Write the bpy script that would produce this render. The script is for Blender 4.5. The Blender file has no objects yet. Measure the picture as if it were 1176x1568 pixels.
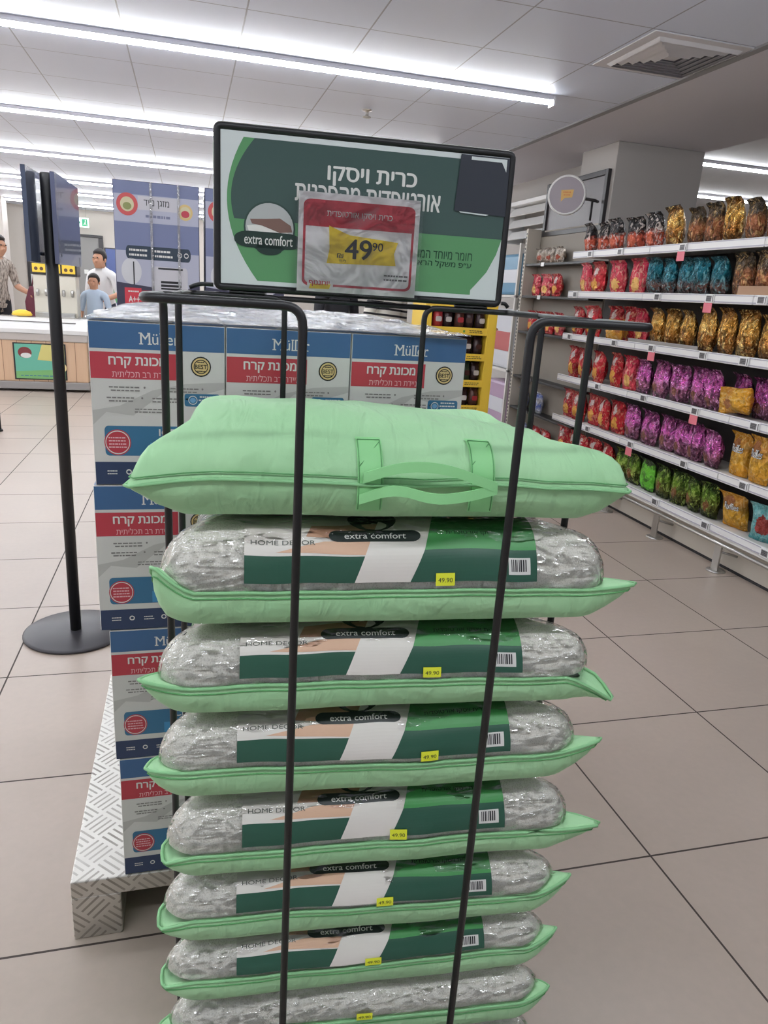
import bpy, math, random
from mathutils import Vector, Matrix, noise
from mathutils.geometry import tessellate_polygon
PI = math.pi
sc = bpy.context.scene
COL = sc.collection
rnd = random.Random(7)

# ------------------------------------------------------------------ camera, world, exposure
CAM_H, YAW, PITCH, ROLL, FOCAL_PX = 1.3766, 0.27292, 0.29115, 0.06510, 1104.76
fw = Vector((math.sin(YAW)*math.cos(PITCH), math.cos(YAW)*math.cos(PITCH), -math.sin(PITCH)))
r0 = Vector((math.cos(YAW), -math.sin(YAW), 0)); u0 = r0.cross(fw)
rt = r0*math.cos(ROLL) + u0*math.sin(ROLL); up = rt.cross(fw)
cam = bpy.data.cameras.new('camera'); camo = bpy.data.objects.new('camera', cam); COL.objects.link(camo)
camo.matrix_world = Matrix(((rt.x, up.x, -fw.x, 0), (rt.y, up.y, -fw.y, 0), (rt.z, up.z, -fw.z, CAM_H), (0, 0, 0, 1)))
cam.sensor_fit = 'VERTICAL'; cam.sensor_height = 24.0; cam.lens = FOCAL_PX/1568*24.0
cam.clip_start = 0.02; cam.clip_end = 200
sc.camera = camo

world = bpy.data.worlds.new('store_ambient'); sc.world = world; world.use_nodes = True
bg = world.node_tree.nodes['Background']
bg.inputs[0].default_value = (0.88, 0.92, 1.0, 1); bg.inputs[1].default_value = 0.5
sc.view_settings.view_transform = 'Standard'; sc.view_settings.look = 'None'
sc.view_settings.gamma = 1; sc.view_settings.exposure = 0.30; sc.view_settings.use_curve_mapping = False
TUBE_POWER = 40.0
CEIL_Z = 2.63

# ------------------------------------------------------------------ materials
def s2l(c):
    return tuple(((v/255)/12.92 if v/255 <= .04045 else ((v/255+.055)/1.055)**2.4) for v in c)
MATS = {}
def mat(name, rgb=None, rough=.5, metal=0., spec=.5, coat=0., emit=None, estr=0., bump=None, alpha=None):
    """rgb are 0-255 display values of the surface itself"""
    if name in MATS: return MATS[name]
    m = bpy.data.materials.new(name); m.use_nodes = True
    nt = m.node_tree; b = nt.nodes['Principled BSDF']
    if rgb: b.inputs['Base Color'].default_value = (*s2l(rgb), 1)
    b.inputs['Roughness'].default_value = rough; b.inputs['Metallic'].default_value = metal
    b.inputs['Specular IOR Level'].default_value = spec; b.inputs['Coat Weight'].default_value = coat
    if emit:
        b.inputs['Emission Color'].default_value = (*emit, 1); b.inputs['Emission Strength'].default_value = estr
    if bump:
        sc_, st, dist = bump
        tc = nt.nodes.new('ShaderNodeTexCoord'); n = nt.nodes.new('ShaderNodeTexNoise'); n.inputs['Scale'].default_value = sc_
        n.inputs['Detail'].default_value = 4
        bp = nt.nodes.new('ShaderNodeBump'); bp.inputs['Strength'].default_value = st; bp.inputs['Distance'].default_value = dist
        nt.links.new(tc.outputs['Object'], n.inputs['Vector']); nt.links.new(n.outputs['Fac'], bp.inputs['Height'])
        nt.links.new(bp.outputs['Normal'], b.inputs['Normal'])
    MATS[name] = m
    return m
class NT:
    """tiny node helper"""
    def __init__(s, m): s.t = m.node_tree; s.b = s.t.nodes.get('Principled BSDF')
    def n(s, typ, **kw):
        nd = s.t.nodes.new('ShaderNode'+typ)
        for k, v in kw.items(): setattr(nd, k, v)
        return nd
    def put(s, sock, v):
        if hasattr(v, 'links') or hasattr(v, 'is_linked'): s.t.links.new(v, sock)
        elif v is not None: sock.default_value = v
    def math(s, op, a, b=None, c=None):
        nd = s.n('Math', operation=op); s.put(nd.inputs[0], a)
        if b is not None: s.put(nd.inputs[1], b)
        if c is not None: s.put(nd.inputs[2], c)
        return nd.outputs[0]
    def mix(s, f, a, b):
        nd = s.n('MixRGB'); s.put(nd.inputs[0], f); s.put(nd.inputs[1], a); s.put(nd.inputs[2], b); return nd.outputs[0]
    def noise(s, vec, scale, detail=3, rough=.5, dist=0.):
        nd = s.n('TexNoise'); s.put(nd.inputs['Vector'], vec); nd.inputs['Scale'].default_value = scale
        nd.inputs['Detail'].default_value = detail; nd.inputs['Roughness'].default_value = rough; nd.inputs['Distortion'].default_value = dist
        return nd.outputs['Fac']
    def vor(s, vec, scale, feature='F1', out='Distance'):
        nd = s.n('TexVoronoi', feature=feature); s.put(nd.inputs['Vector'], vec); nd.inputs['Scale'].default_value = scale
        return nd.outputs[out]
    def ramp(s, f, stops, mode='LINEAR'):
        nd = s.n('ValToRGB'); s.put(nd.inputs[0], f); cr = nd.color_ramp; cr.interpolation = mode
        while len(cr.elements) < len(stops): cr.elements.new(.5)
        for e, (p, c) in zip(cr.elements, stops): e.position = p; e.color = (*c, 1) if len(c) == 3 else c
        return nd.outputs[0]
    def coord(s, which='Object'): return s.n('TexCoord').outputs[which]
    def xyz(s, v):
        nd = s.n('SeparateXYZ'); s.put(nd.inputs[0], v); return nd.outputs
    def mapping(s, v, scale=(1, 1, 1), rot=(0, 0, 0), loc=(0, 0, 0)):
        nd = s.n('Mapping'); s.put(nd.inputs[0], v); nd.inputs['Scale'].default_value = scale; nd.inputs['Rotation'].default_value = rot
        nd.inputs['Location'].default_value = loc; return nd.outputs[0]
    def bump(s, h, strength, dist):
        nd = s.n('Bump'); s.put(nd.inputs['Height'], h); nd.inputs['Strength'].default_value = strength; nd.inputs['Distance'].default_value = dist
        return nd.outputs[0]
def grid_mask(k, x, y, ox, oy, size, half):
    """1 on the joint lines of a square grid"""
    out = []
    for c, o in ((x, ox), (y, oy)):
        f = k.math('FRACT', k.math('DIVIDE', k.math('SUBTRACT', c, o-size/2), size))
        d = k.math('ABSOLUTE', k.math('SUBTRACT', f, .5))
        out.append(k.math('LESS_THAN', d, half/size))
    return k.math('MAXIMUM', out[0], out[1])

def floor_material():
    m = mat('floor_tile', (172, 162, 154), .36); k = NT(m); p = k.coord(); x, y, z = k.xyz(p)
    g = grid_mask(k, x, y, 2.3632, 3.7196, .6, .0028)
    n1 = k.noise(p, 2.2, 5, .6); n2 = k.noise(p, 45, 3)
    c = k.mix(n1, (*s2l((170, 155, 143)), 1), (*s2l((194, 178, 165)), 1))
    c = k.mix(k.math('MULTIPLY', n2, .25), c, (*s2l((146, 138, 130)), 1))
    k.put(k.b.inputs['Base Color'], k.mix(g, c, (*s2l((62, 52, 47)), 1)))
    k.put(k.b.inputs['Roughness'], k.math('ADD', .26, k.math('ADD', k.math('MULTIPLY', n1, .16), k.math('MULTIPLY', g, .4))))
    k.put(k.b.inputs['Normal'], k.bump(k.math('SUBTRACT', 1.0, g), .25, .002))
    return m
def ceiling_material():
    m = mat('ceiling_tile', (222, 222, 230), .42); k = NT(m); p = k.coord(); x, y, z = k.xyz(p)
    g = grid_mask(k, x, y, .29, 3.41, .6, .004)
    k.put(k.b.inputs['Base Color'], k.mix(g, (*s2l((222, 230, 246)), 1), (*s2l((160, 164, 176)), 1)))
    k.put(k.b.inputs['Normal'], k.bump(k.math('SUBTRACT', 1.0, g), .3, .003))
    return m
def clear_material():
    """crinkled clear vinyl"""
    m = mat('clear_vinyl'); t = m.node_tree; t.nodes.remove(t.nodes['Principled BSDF']); k = NT(m)
    p = k.coord(); q = k.mapping(p, (16, 80, 60), (.2, 0, .35))
    w = k.noise(q, 1.0, 1, .5, 1.2); w2 = k.vor(k.mapping(p, (30, 45, 30), (0, .2, -.4)), 1.0, 'DISTANCE_TO_EDGE')
    h = k.math('ADD', w, k.math('MULTIPLY', k.math('MINIMUM', w2, .22), 2.0))
    nrm = k.bump(h, .8, .008)
    gl = k.n('BsdfGlossy'); gl.inputs['Roughness'].default_value = .055; k.put(gl.inputs['Normal'], nrm); gl.inputs['Color'].default_value = (1, 1, 1, 1)
    tr = k.n('BsdfTransparent'); tr.inputs['Color'].default_value = (.99, .99, .99, 1)
    fr = k.n('Fresnel'); fr.inputs['IOR'].default_value = 1.5; k.put(fr.inputs['Normal'], nrm)
    mx = k.n('MixShader'); k.put(mx.inputs[0], k.math('ADD', k.math('MULTIPLY', fr.outputs[0], .95), .035))
    k.put(mx.inputs[1], tr.outputs[0]); k.put(mx.inputs[2], gl.outputs[0])
    k.put(t.nodes['Material Output'].inputs['Surface'], mx.outputs[0])
    return m
def wrap_material(name, scale, base=.04, film=.55, crumple=.02):
    if name in MATS: return MATS[name]
    m = mat(name); t = m.node_tree; t.nodes.remove(t.nodes['Principled BSDF']); k = NT(m)
    p = k.coord(); q = k.mapping(p, scale, (0, 0, .3))
    h = k.noise(q, 1.0, 4, .6, 2.0); nrm = k.bump(h, .8, crumple)
    gl = k.n('BsdfGlossy'); gl.inputs['Roughness'].default_value = .12; k.put(gl.inputs['Normal'], nrm)
    df = k.n('BsdfDiffuse'); df.inputs['Color'].default_value = (.85, .87, .92, 1); k.put(df.inputs['Normal'], nrm)
    tr = k.n('BsdfTransparent')
    fr = k.n('Fresnel'); fr.inputs['IOR'].default_value = 1.5; k.put(fr.inputs['Normal'], nrm)
    m1 = k.n('MixShader'); k.put(m1.inputs[0], k.math('ADD', fr.outputs[0], base)); k.put(m1.inputs[1], tr.outputs[0]); k.put(m1.inputs[2], gl.outputs[0])
    m2 = k.n('MixShader'); k.put(m2.inputs[0], k.math('MULTIPLY', k.ramp(h, [(.5, (0, 0, 0)), (.72, (1, 1, 1))]), film)); k.put(m2.inputs[1], m1.outputs[0]); k.put(m2.inputs[2], df.outputs[0])
    k.put(t.nodes['Material Output'].inputs['Surface'], m2.outputs[0])
    return m
def foam_material():
    m = mat('foam_knit', (205, 205, 196), .9); k = NT(m); p = k.coord()
    v = k.vor(p, 420); n = k.noise(p, 30, 3)
    c = k.ramp(v, [(.1, s2l((206, 203, 192))), (.45, s2l((240, 237, 228))), (1, s2l((245, 242, 234)))])
    k.put(k.b.inputs['Base Color'], k.mix(k.math('MULTIPLY', n, .3), c, (*s2l((206, 207, 198)), 1)))
    k.put(k.b.inputs['Normal'], k.bump(v, .4, .0015))
    return m
def green_material():
    m = mat('green_fabric', (165, 228, 163), .62, spec=.35); k = NT(m); p = k.coord()
    n = k.noise(k.mapping(p, (7, 7, 11)), 1.0, 3, .5, .8); f = k.noise(p, 900, 1)
    w = k.noise(k.mapping(p, (34, 9, 14), (0, 0, .4)), 1.0, 2, .5, 1.0)
    k.put(k.b.inputs['Base Color'], k.mix(n, (*s2l((150, 203, 150)), 1), (*s2l((180, 226, 176)), 1)))
    h = k.math('ADD', k.math('MULTIPLY', n, 1.0), k.math('ADD', k.math('MULTIPLY', f, .02), k.math('MULTIPLY', w, .45)))
    k.put(k.b.inputs['Normal'], k.bump(h, .75, .017))
    k.b.inputs['Sheen Weight'].default_value = .12
    return m
def plate_material():
    """aluminium tread plate: short raised bars, alternating direction"""
    m = mat('tread_plate', (190, 190, 186), .3, 1.0); k = NT(m); p = k.coord(); x, y, z = k.xyz(p)
    # on the front faces (normal -Y) use x,z ; on the top use x,y
    g = k.n('NewGeometry'); nx, ny, nz = k.xyz(g.outputs['Normal'])
    yy = k.mix(k.math('GREATER_THAN', k.math('ABSOLUTE', nz), .5), z, y); yy = k.xyz(yy)[0]
    a = k.math('DIVIDE', k.math('ADD', x, yy), .085); b = k.math('DIVIDE', k.math('SUBTRACT', x, yy), .085)
    ck = k.math('MODULO', k.math('ABSOLUTE', k.math('ADD', k.math('FLOOR', a), k.math('FLOOR', b))), 2.0)
    fa = k.math('FRACT', a); fb = k.math('FRACT', b)
    def bars(u, v):
        s = k.math('LESS_THAN', k.math('ABSOLUTE', k.math('SUBTRACT', k.math('FRACT', k.math('MULTIPLY', u, 4.0)), .5)), .17)
        e = k.math('LESS_THAN', k.math('ABSOLUTE', k.math('SUBTRACT', v, .5)), .42)
        return k.math('MULTIPLY', s, e)
    hb = k.math('ADD', k.math('MULTIPLY', ck, bars(fa, fb)), k.math('MULTIPLY', k.math('SUBTRACT', 1.0, ck), bars(fb, fa)))
    n = k.noise(p, 9, 4)
    k.put(k.b.inputs['Base Color'], k.mix(k.math('MULTIPLY', hb, k.math('MULTIPLY', n, 1.1)), k.mix(n, (*s2l((190, 188, 182)), 1), (*s2l((226, 224, 219)), 1)), (*s2l((112, 106, 98)), 1)))
    k.put(k.b.inputs['Roughness'], k.math('ADD', .3, k.math('MULTIPLY', n, .25)))
    k.put(k.b.inputs['Normal'], k.bump(k.math('ADD', hb, k.math('MULTIPLY', n, .3)), .9, .004))
    return m
def wood_material():
    m = mat('pale_wood_boards', (206, 172, 142), .5); k = NT(m); p = k.coord(); x, y, z = k.xyz(p)
    g = k.noise(k.mapping(p, (14, 14, 1.2)), 1.0, 4, .6)
    f = k.math('FRACT', k.math('DIVIDE', x, .16)); j = k.math('LESS_THAN', f, .04)
    c = k.mix(g, (*s2l((196, 158, 126)), 1), (*s2l((222, 190, 160)), 1))
    k.put(k.b.inputs['Base Color'], k.mix(j, c, (*s2l((140, 104, 80)), 1)))
    return m
def bag_material(name, stops, fleck, fleck_amt=.35, blob=None, rough=.24, metal=.35, band=None):
    """foil snack bag: colour runs over the height, patches of print, optional pack-shot blob, crinkled foil"""
    m = mat('bag_'+name, (128, 128, 128), rough, metal); k = NT(m)
    gco = k.coord('Generated'); x, y, z = k.xyz(gco); ob = k.coord('Object')
    rv = k.n('ObjectInfo').outputs['Random']
    sh = k.n('VectorMath', operation='ADD'); k.put(sh.inputs[0], ob); cb = k.n('CombineXYZ')
    k.put(cb.inputs[0], k.math('MULTIPLY', rv, 31.0)); k.put(cb.inputs[1], k.math('MULTIPLY', rv, 17.0)); k.put(sh.inputs[1], cb.outputs[0])
    v = sh.outputs[0]
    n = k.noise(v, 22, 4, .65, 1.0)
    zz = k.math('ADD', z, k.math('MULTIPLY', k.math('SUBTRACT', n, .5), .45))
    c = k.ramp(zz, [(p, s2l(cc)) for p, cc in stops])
    n2 = k.noise(k.mapping(v, (30, 30, 20), (0, .5, 0)), 1.0, 2, .5, 1.5)
    fm = k.ramp(n2, [(.55, (0, 0, 0)), (.58, (1, 1, 1))])
    c = k.mix(k.math('MULTIPLY', fm, fleck_amt), c, (*s2l(fleck), 1))
    dk = k.noise(k.mapping(v, (24, 24, 16), (.4, 0, .3)), 1.0, 2, .5, .8)
    dm = k.ramp(dk, [(.52, (0, 0, 0)), (.60, (1, 1, 1))])
    c = k.mix(k.math('MULTIPLY', dm, .62), c, (*[q*.5 for q in s2l(stops[-1][1])], 1))
    if blob:
        for (bx, bz, br, bc) in blob:
            d = k.math('ADD', k.math('POWER', k.math('SUBTRACT', x, bx), 2.0), k.math('POWER', k.math('MULTIPLY', k.math('SUBTRACT', z, bz), 1.25), 2.0))
            d = k.math('ADD', k.math('SQRT', d), k.math('MULTIPLY', k.math('SUBTRACT', n, .5), .5))
            c = k.mix(k.math('LESS_THAN', d, br), c, (*s2l(bc), 1))
    k.put(k.b.inputs['Base Color'], c)
    fct = k.vor(k.mapping(v, (34, 34, 20), (0, .4, .2)), 1.0, 'F1')
    h = k.math('ADD', k.noise(v, 26, 3, .6, 2.0), k.math('MULTIPLY', fct, .7))
    k.put(k.b.inputs['Normal'], k.bump(h, 1.0, .022))
    return m

BLACK = mat('black_powder_coat', (24, 24, 27), .42)
WHITE = mat('white_paint', (232, 231, 230), .4)
SHELFW = mat('shelf_white', (214, 211, 206), .45)
CREAM = mat('cream_panel', (196, 188, 176), .5)
GREYW = mat('grey_wall_paint', (184, 180, 176), .8)
DARK = mat('dark_grey_metal', (58, 56, 58), .4, .3)
STEEL = mat('brushed_steel', (186, 184, 180), .28, .9)
PAPER = mat('print_white', (216, 215, 211), .38)
INK = mat('print_dark', (34, 34, 38), .4)
SKIN = mat('skin', (196, 146, 118), .55)
HAIR = mat('dark_hair', (34, 27, 25), .5)
GREEN = green_material(); FOAM = foam_material(); CLEAR = clear_material(); PLATE = plate_material()

# ------------------------------------------------------------------ geometry helpers
def link(o): COL.objects.link(o); return o
def tag(o, label=None, cat=None, group=None, kind=None):
    if label: o['label'] = label
    if cat: o['category'] = cat
    if group: o['group'] = group
    if kind: o['kind'] = kind
    return o
def empty(name, loc=(0, 0, 0), rz=0.):
    o = bpy.data.objects.new(name, None); o.location = loc; o.rotation_euler = (0, 0, rz); o.empty_display_size = .05
    return link(o)
def thing(name, label, cat, loc=(0, 0, 0), rz=0., group=None): return tag(empty(name, loc, rz), label, cat, group)
class MB:
    """collects shapes into one mesh object"""
    def __init__(s): s.v = []; s.f = []; s.m = []; s.mats = []; s.sm = []
    def mi(s, m):
        if m not in s.mats: s.mats.append(m)
        return s.mats.index(m)
    def add(s, vs, fs, m, smooth=False):
        o = len(s.v); s.v += [tuple(p) for p in vs]; i = s.mi(m)
        for f in fs: s.f.append(tuple(a+o for a in f)); s.m.append(i); s.sm.append(smooth)
        return s
    def box(s, a, b, m):
        (x0, y0, z0), (x1, y1, z1) = a, b
        return s.add([(x0, y0, z0), (x1, y0, z0), (x1, y1, z0), (x0, y1, z0), (x0, y0, z1), (x1, y0, z1), (x1, y1, z1), (x0, y1, z1)],
                     [(0, 3, 2, 1), (4, 5, 6, 7), (0, 1, 5, 4), (1, 2, 6, 5), (2, 3, 7, 6), (3, 0, 4, 7)], m)
    def bbox(s, a, b, m, r=.004):
        """box with chamfered edges"""
        (x0, y0, z0), (x1, y1, z1) = a, b
        r = min(r, (x1-x0)/3, (y1-y0)/3, (z1-z0)/3)
        import bmesh
        bm = bmesh.new(); bmesh.ops.create_cube(bm, size=1)
        for vv in bm.verts: vv.co = Vector((x0+(vv.co.x+.5)*(x1-x0), y0+(vv.co.y+.5)*(y1-y0), z0+(vv.co.z+.5)*(z1-z0)))
        bmesh.ops.bevel(bm, geom=list(bm.edges), offset=r, segments=2, profile=.5, affect='EDGES')
        bm.verts.index_update()
        s.add([v.co[:] for v in bm.verts], [[v.index for v in f.verts] for f in bm.faces], m); bm.free()
        return s
    def tube(s, pts, r, m, n=10, closed=False, cap=True, flat=1.0):
        P = [Vector(p) for p in pts]; L = len(P); vs = []; fs = []
        rr = r if isinstance(r, (list, tuple)) else [r]*L
        prev = None
        for i, p in enumerate(P):
            if closed: t = (P[(i+1) % L]-P[i-1])
            else: t = P[min(i+1, L-1)]-P[max(i-1, 0)]
            t = t.normalized() if t.length > 1e-9 else Vector((0, 0, 1))
            if prev is None:
                a = Vector((0, 0, 1)) if abs(t.z) < .9 else Vector((1, 0, 0))
                u = t.cross(a).normalized()
            else:
                u = (prev - t*prev.dot(t)); u = u.normalized() if u.length > 1e-6 else t.orthogonal().normalized()
            prev = u; w = t.cross(u)
            for k in range(n):
                a = 2*PI*k/n; vs.append(p+(u*math.cos(a)+w*math.sin(a)*flat)*rr[i])
        for i in range(L if closed else L-1):
            j = (i+1) % L
            for k in range(n): fs.append((i*n+k, i*n+(k+1) % n, j*n+(k+1) % n, j*n+k))
        if cap and not closed: fs += [tuple(range(n-1, -1, -1)), tuple((L-1)*n+k for k in range(n))]
        return s.add(vs, fs, m, True)
    def lathe(s, prof, c, m, n=32, cap=True):
        vs = [(c[0]+r*math.cos(2*PI*k/n), c[1]+r*math.sin(2*PI*k/n), c[2]+z) for r, z in prof for k in range(n)]
        fs = [(i*n+k, i*n+(k+1) % n, (i+1)*n+(k+1) % n, (i+1)*n+k) for i in range(len(prof)-1) for k in range(n)]
        if cap: fs += [tuple(range(n-1, -1, -1)), tuple((len(prof)-1)*n+k for k in range(n))]
        return s.add(vs, fs, m, True)
    def loft(s, rings, m, capb=True, capt=True, smooth=True):
        n = len(rings[0]); vs = [p for r in rings for p in r]
        fs = [(i*n+k, i*n+(k+1) % n, (i+1)*n+(k+1) % n, (i+1)*n+k) for i in range(len(rings)-1) for k in range(n)]
        if capb: fs.append(tuple(range(n-1, -1, -1)))
        if capt: fs.append(tuple((len(rings)-1)*n+k for k in range(n)))
        return s.add(vs, fs, m, smooth)
    def data(s, name):
        me = bpy.data.meshes.new(name); me.from_pydata(s.v, [], s.f)
        for m in s.mats: me.materials.append(m)
        me.polygons.foreach_set('material_index', s.m); me.polygons.foreach_set('use_smooth', s.sm); me.update()
        return me
    def build(s, name, parent=None, loc=None):
        o = bpy.data.objects.new(name, s.data(name)); link(o)
        if parent: o.parent = parent
        if loc: o.location = loc
        return o
def bend(pts, r, k=6):
    """polyline with rounded corners"""
    P = [Vector(p) for p in pts]; out = [P[0]]
    for i in range(1, len(P)-1):
        a = (P[i-1]-P[i]); b = (P[i+1]-P[i]); rr = min(r, a.length*.49, b.length*.49)
        p0 = P[i]+a.normalized()*rr; p1 = P[i]+b.normalized()*rr
        for j in range(k+1):
            t = j/k; out.append(p0*(1-t)**2+P[i]*2*t*(1-t)+p1*t*t)
    out.append(P[-1]); return out
def copy_tree(o, parent=None):
    c = o.copy(); COL.objects.link(c); c.parent = parent
    if parent is not None: c.matrix_parent_inverse = o.matrix_parent_inverse.copy()
    for ch in list(o.children): copy_tree(ch, c)
    return c
_text_cache = {}
def text_shape(body, bold=0.):
    """flat outline of a line of writing, in a unit-high box; Hebrew is stored right to left"""
    key = (body, bold)
    if key not in _text_cache:
        s = body
        if any('\u0590' <= ch <= '\u05ff' for ch in s): s = s[::-1]
        cu = bpy.data.curves.new('lettering', 'FONT'); cu.body = s; cu.size = 1; cu.resolution_u = 4; cu.fill_mode = 'NONE'
        ob = bpy.data.objects.new('lettering', cu)
        me = bpy.data.meshes.new_from_object(ob)
        # every contour is filled on its own, since some letters are drawn as overlapping strokes
        adj = {}
        for ed in me.edges:
            a, b = ed.vertices; adj.setdefault(a, []).append(b); adj.setdefault(b, []).append(a)
        seen = set(); loops = []
        for v0 in adj:
            if v0 in seen: continue
            loop = [v0]; seen.add(v0); prev, cur = None, v0
            while True:
                nx = [w for w in adj[cur] if w != prev and w not in seen]
                if not nx: break
                prev, cur = cur, nx[0]; seen.add(cur); loop.append(cur)
            loops.append([(me.vertices[q].co.x, me.vertices[q].co.y) for q in loop])
        area = lambda P: sum(P[q][0]*P[(q+1) % len(P)][1]-P[(q+1) % len(P)][0]*P[q][1] for q in range(len(P)))/2
        loops = [q for q in loops if len(q) > 2]
        big = max(loops, key=lambda q: abs(area(q))); sg = 1 if area(big) > 0 else -1
        outer = [q for q in loops if area(q)*sg > 0]; holes = [q for q in loops if area(q)*sg <= 0]
        bb = lambda P: (min(p[0] for p in P), max(p[0] for p in P), min(p[1] for p in P), max(p[1] for p in P))
        vs = []; fs = []
        for o_ in outer:
            a = bb(o_); mine = [q for q in holes if bb(q)[0] >= a[0] and bb(q)[1] <= a[1] and bb(q)[2] >= a[2] and bb(q)[3] <= a[3]]
            pl = [[Vector((p[0], p[1], 0)) for p in q] for q in [o_]+mine]; base = len(vs)
            vs += [(p.x, p.y) for q in pl for p in q]; fs += [tuple(base+q for q in tri) for tri in tessellate_polygon(pl)]
        bpy.data.objects.remove(ob); bpy.data.curves.remove(cu); bpy.data.meshes.remove(me)
        if not vs: vs = [(0, 0), (1, 0), (1, 1)]; fs = []
        x0 = min(v[0] for v in vs); x1 = max(v[0] for v in vs); y0 = min(v[1] for v in vs); y1 = max(v[1] for v in vs)
        _text_cache[key] = ([((a-x0)/(x1-x0), (b-y0)/max(1e-6, y1-y0)) for a, b in vs], fs, (x1-x0)/max(1e-6, y1-y0))
    return _text_cache[key]
class Print:
    """flat printing: shapes on a sheet, stacked in thin layers, then mapped on to a surface"""
    def __init__(s): s.items = []
    def poly(s, pts, m, layer=1): s.items.append((list(pts), [tuple(range(len(pts)))], m, layer)); return s
    def rect(s, x0, y0, x1, y1, m, layer=1, nx=1, ny=1): return s.patch(((x0, y0), (x1, y0), (x1, y1), (x0, y1)), m, layer, nx, ny)
    def patch(s, q, m, layer=1, nx=1, ny=1):
        (a, b, c, d) = q; vs = []; fs = []
        for j in range(ny+1):
            for i in range(nx+1):
                u, v = i/nx, j/ny
                vs.append(tuple((a[k]*(1-u)+b[k]*u)*(1-v)+(d[k]*(1-u)+c[k]*u)*v for k in (0, 1)))
        for j in range(ny):
            for i in range(nx):
                o = j*(nx+1)+i; fs.append((o, o+1, o+nx+2, o+nx+1))
        s.items.append((vs, fs, m, layer)); return s
    def disc(s, cx, cy, rx, ry, m, layer=1, n=28, a0=0., a1=2*PI):
        vs = [(cx, cy)]+[(cx+rx*math.cos(a0+(a1-a0)*i/n), cy+ry*math.sin(a0+(a1-a0)*i/n)) for i in range(n+1)]
        s.items.append((vs, [(0, i+1, i+2) for i in range(n)], m, layer)); return s
    def ring(s, cx, cy, rx, ry, w, m, layer=1, n=32):
        vs = []
        for i in range(n):
            a = 2*PI*i/n; c, q = math.cos(a), math.sin(a)
            vs += [(cx+rx*c, cy+ry*q), (cx+(rx-w)*c, cy+(ry-w)*q)]
        s.items.append((vs, [(2*i, 2*((i+1) % n), 2*((i+1) % n)+1, 2*i+1) for i in range(n)], m, layer)); return s
    def rrect(s, x0, y0, x1, y1, r, m, layer=1, corners=(1, 1, 1, 1)):
        pts = []
        for (cx, cy, a, on) in ((x1-r, y0+r, -PI/2, corners[0]), (x1-r, y1-r, 0, corners[1]), (x0+r, y1-r, PI/2, corners[2]), (x0+r, y0+r, PI, corners[3])):
            if on: pts += [(cx+r*math.cos(a+PI/2*i/6), cy+r*math.sin(a+PI/2*i/6)) for i in range(7)]
            else: pts.append((x1 if cx == x1-r else x0, y1 if cy == y1-r else y0))
        return s.poly(pts, m, layer)
    def frame(s, x0, y0, x1, y1, w, m, layer=1):
        for q in ((x0, y0, x1, y0+w), (x0, y1-w, x1, y1), (x0, y0+w, x0+w, y1-w), (x1-w, y0+w, x1, y1-w)): s.rect(*q, m, layer)
        return s
    def text(s, body, cx, cy, h, m, w=None, layer=2, bold=0., align='c', slant=0.):
        vs, fs, asp = text_shape(body); W = w or asp*h
        x0 = cx-W/2 if align == 'c' else (cx if align == 'l' else cx-W); e = bold*W/asp*.9
        for k, (dx, dy) in enumerate(((0, 0), (-e, 0), (e, 0), (0, .5*bold*h), (0, -.5*bold*h))[:5 if bold else 1]):
            s.items.append(([(x0+dx+a*W+slant*b*h, cy-h/2+dy+b*h) for a, b in vs], fs, m, layer+.04*k))
        return s
    def squiggles(s, x0, y0, x1, y1, rows, m, seed=0, layer=2):
        """lines of print too small to read: rows of short word-shaped dashes"""
        r = random.Random(seed); hh = (y1-y0)/rows
        for j in range(rows):
            x = x0+r.random()*.1*(x1-x0); yb = y0+hh*j+hh*.28
            while x < x1:
                w = (x1-x0)*(.06+.12*r.random())
                if x+w > x1: break
                s.rect(x, yb, x+w, yb+hh*.42, m, layer); x += w+(x1-x0)*.03
        return s
    def into(s, mb, fn, eps=.0006):
        for vs, fs, m, layer in s.items: mb.add([fn(a, b, layer*eps) for a, b in vs], fs, m)
        return mb

# ------------------------------------------------------------------ the room
def structure(o, label=None): o['kind'] = 'structure'; return o
fl = MB(); fl.add([(-14, -6, 0), (14, -6, 0), (14, 18, 0), (-14, 18, 0)], [(0, 1, 2, 3)], floor_material()); structure(fl.build('floor'))
cl = MB(); cl.box((-14, -6, CEIL_Z), (2.70, 18, CEIL_Z+.05), ceiling_material()); structure(cl.build('ceiling'))
SOFF = mat('soffit_paint', (218, 217, 224), .75)
so = MB(); so.box((2.712, -6, CEIL_Z-.004), (4.02, 18, CEIL_Z+.05), SOFF)
so.box((2.70, -6, CEIL_Z+.02), (2.712, 18, CEIL_Z+.05), INK); structure(so.build('ceiling_soffit'))  # black strip stands in for the shade in the gap beside the soffit
c2 = MB(); c2.box((4.02, -6, CEIL_Z+.12), (14, 18, CEIL_Z+.17), mat('far_ceiling', (205, 205, 208), .6)); c2.box((4.02, -6, CEIL_Z+.05), (4.03, 18, CEIL_Z+.13), SOFF)
structure(c2.build('ceiling_next_aisle'))
tr = MB(); tr.box((2.655, -6, CEIL_Z-.012), (2.70, 18, CEIL_Z), mat('ceiling_trim', (150, 150, 152), .5)); structure(tr.build('trim_1'))
wb = MB(); wb.box((-14, 16.5, 0), (14, 16.7, CEIL_Z), mat('back_wall_paint', (205, 198, 190), .8)); structure(wb.build('wall_back'))
wr = MB(); wr.box((3.50, 6.05, 0), (3.6, 16.5, CEIL_Z), GREYW); structure(wr.build('wall_right'))
w3 = MB(); w3.box((13.9, -6, 0), (14, 16.5, CEIL_Z+.12), GREYW); structure(w3.build('wall_far_right'))
w4 = MB(); w4.box((-14, -6, 0), (-13.9, 16.5, CEIL_Z), mat('back_wall_paint'))
structure(w4.build('wall_left'))
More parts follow.
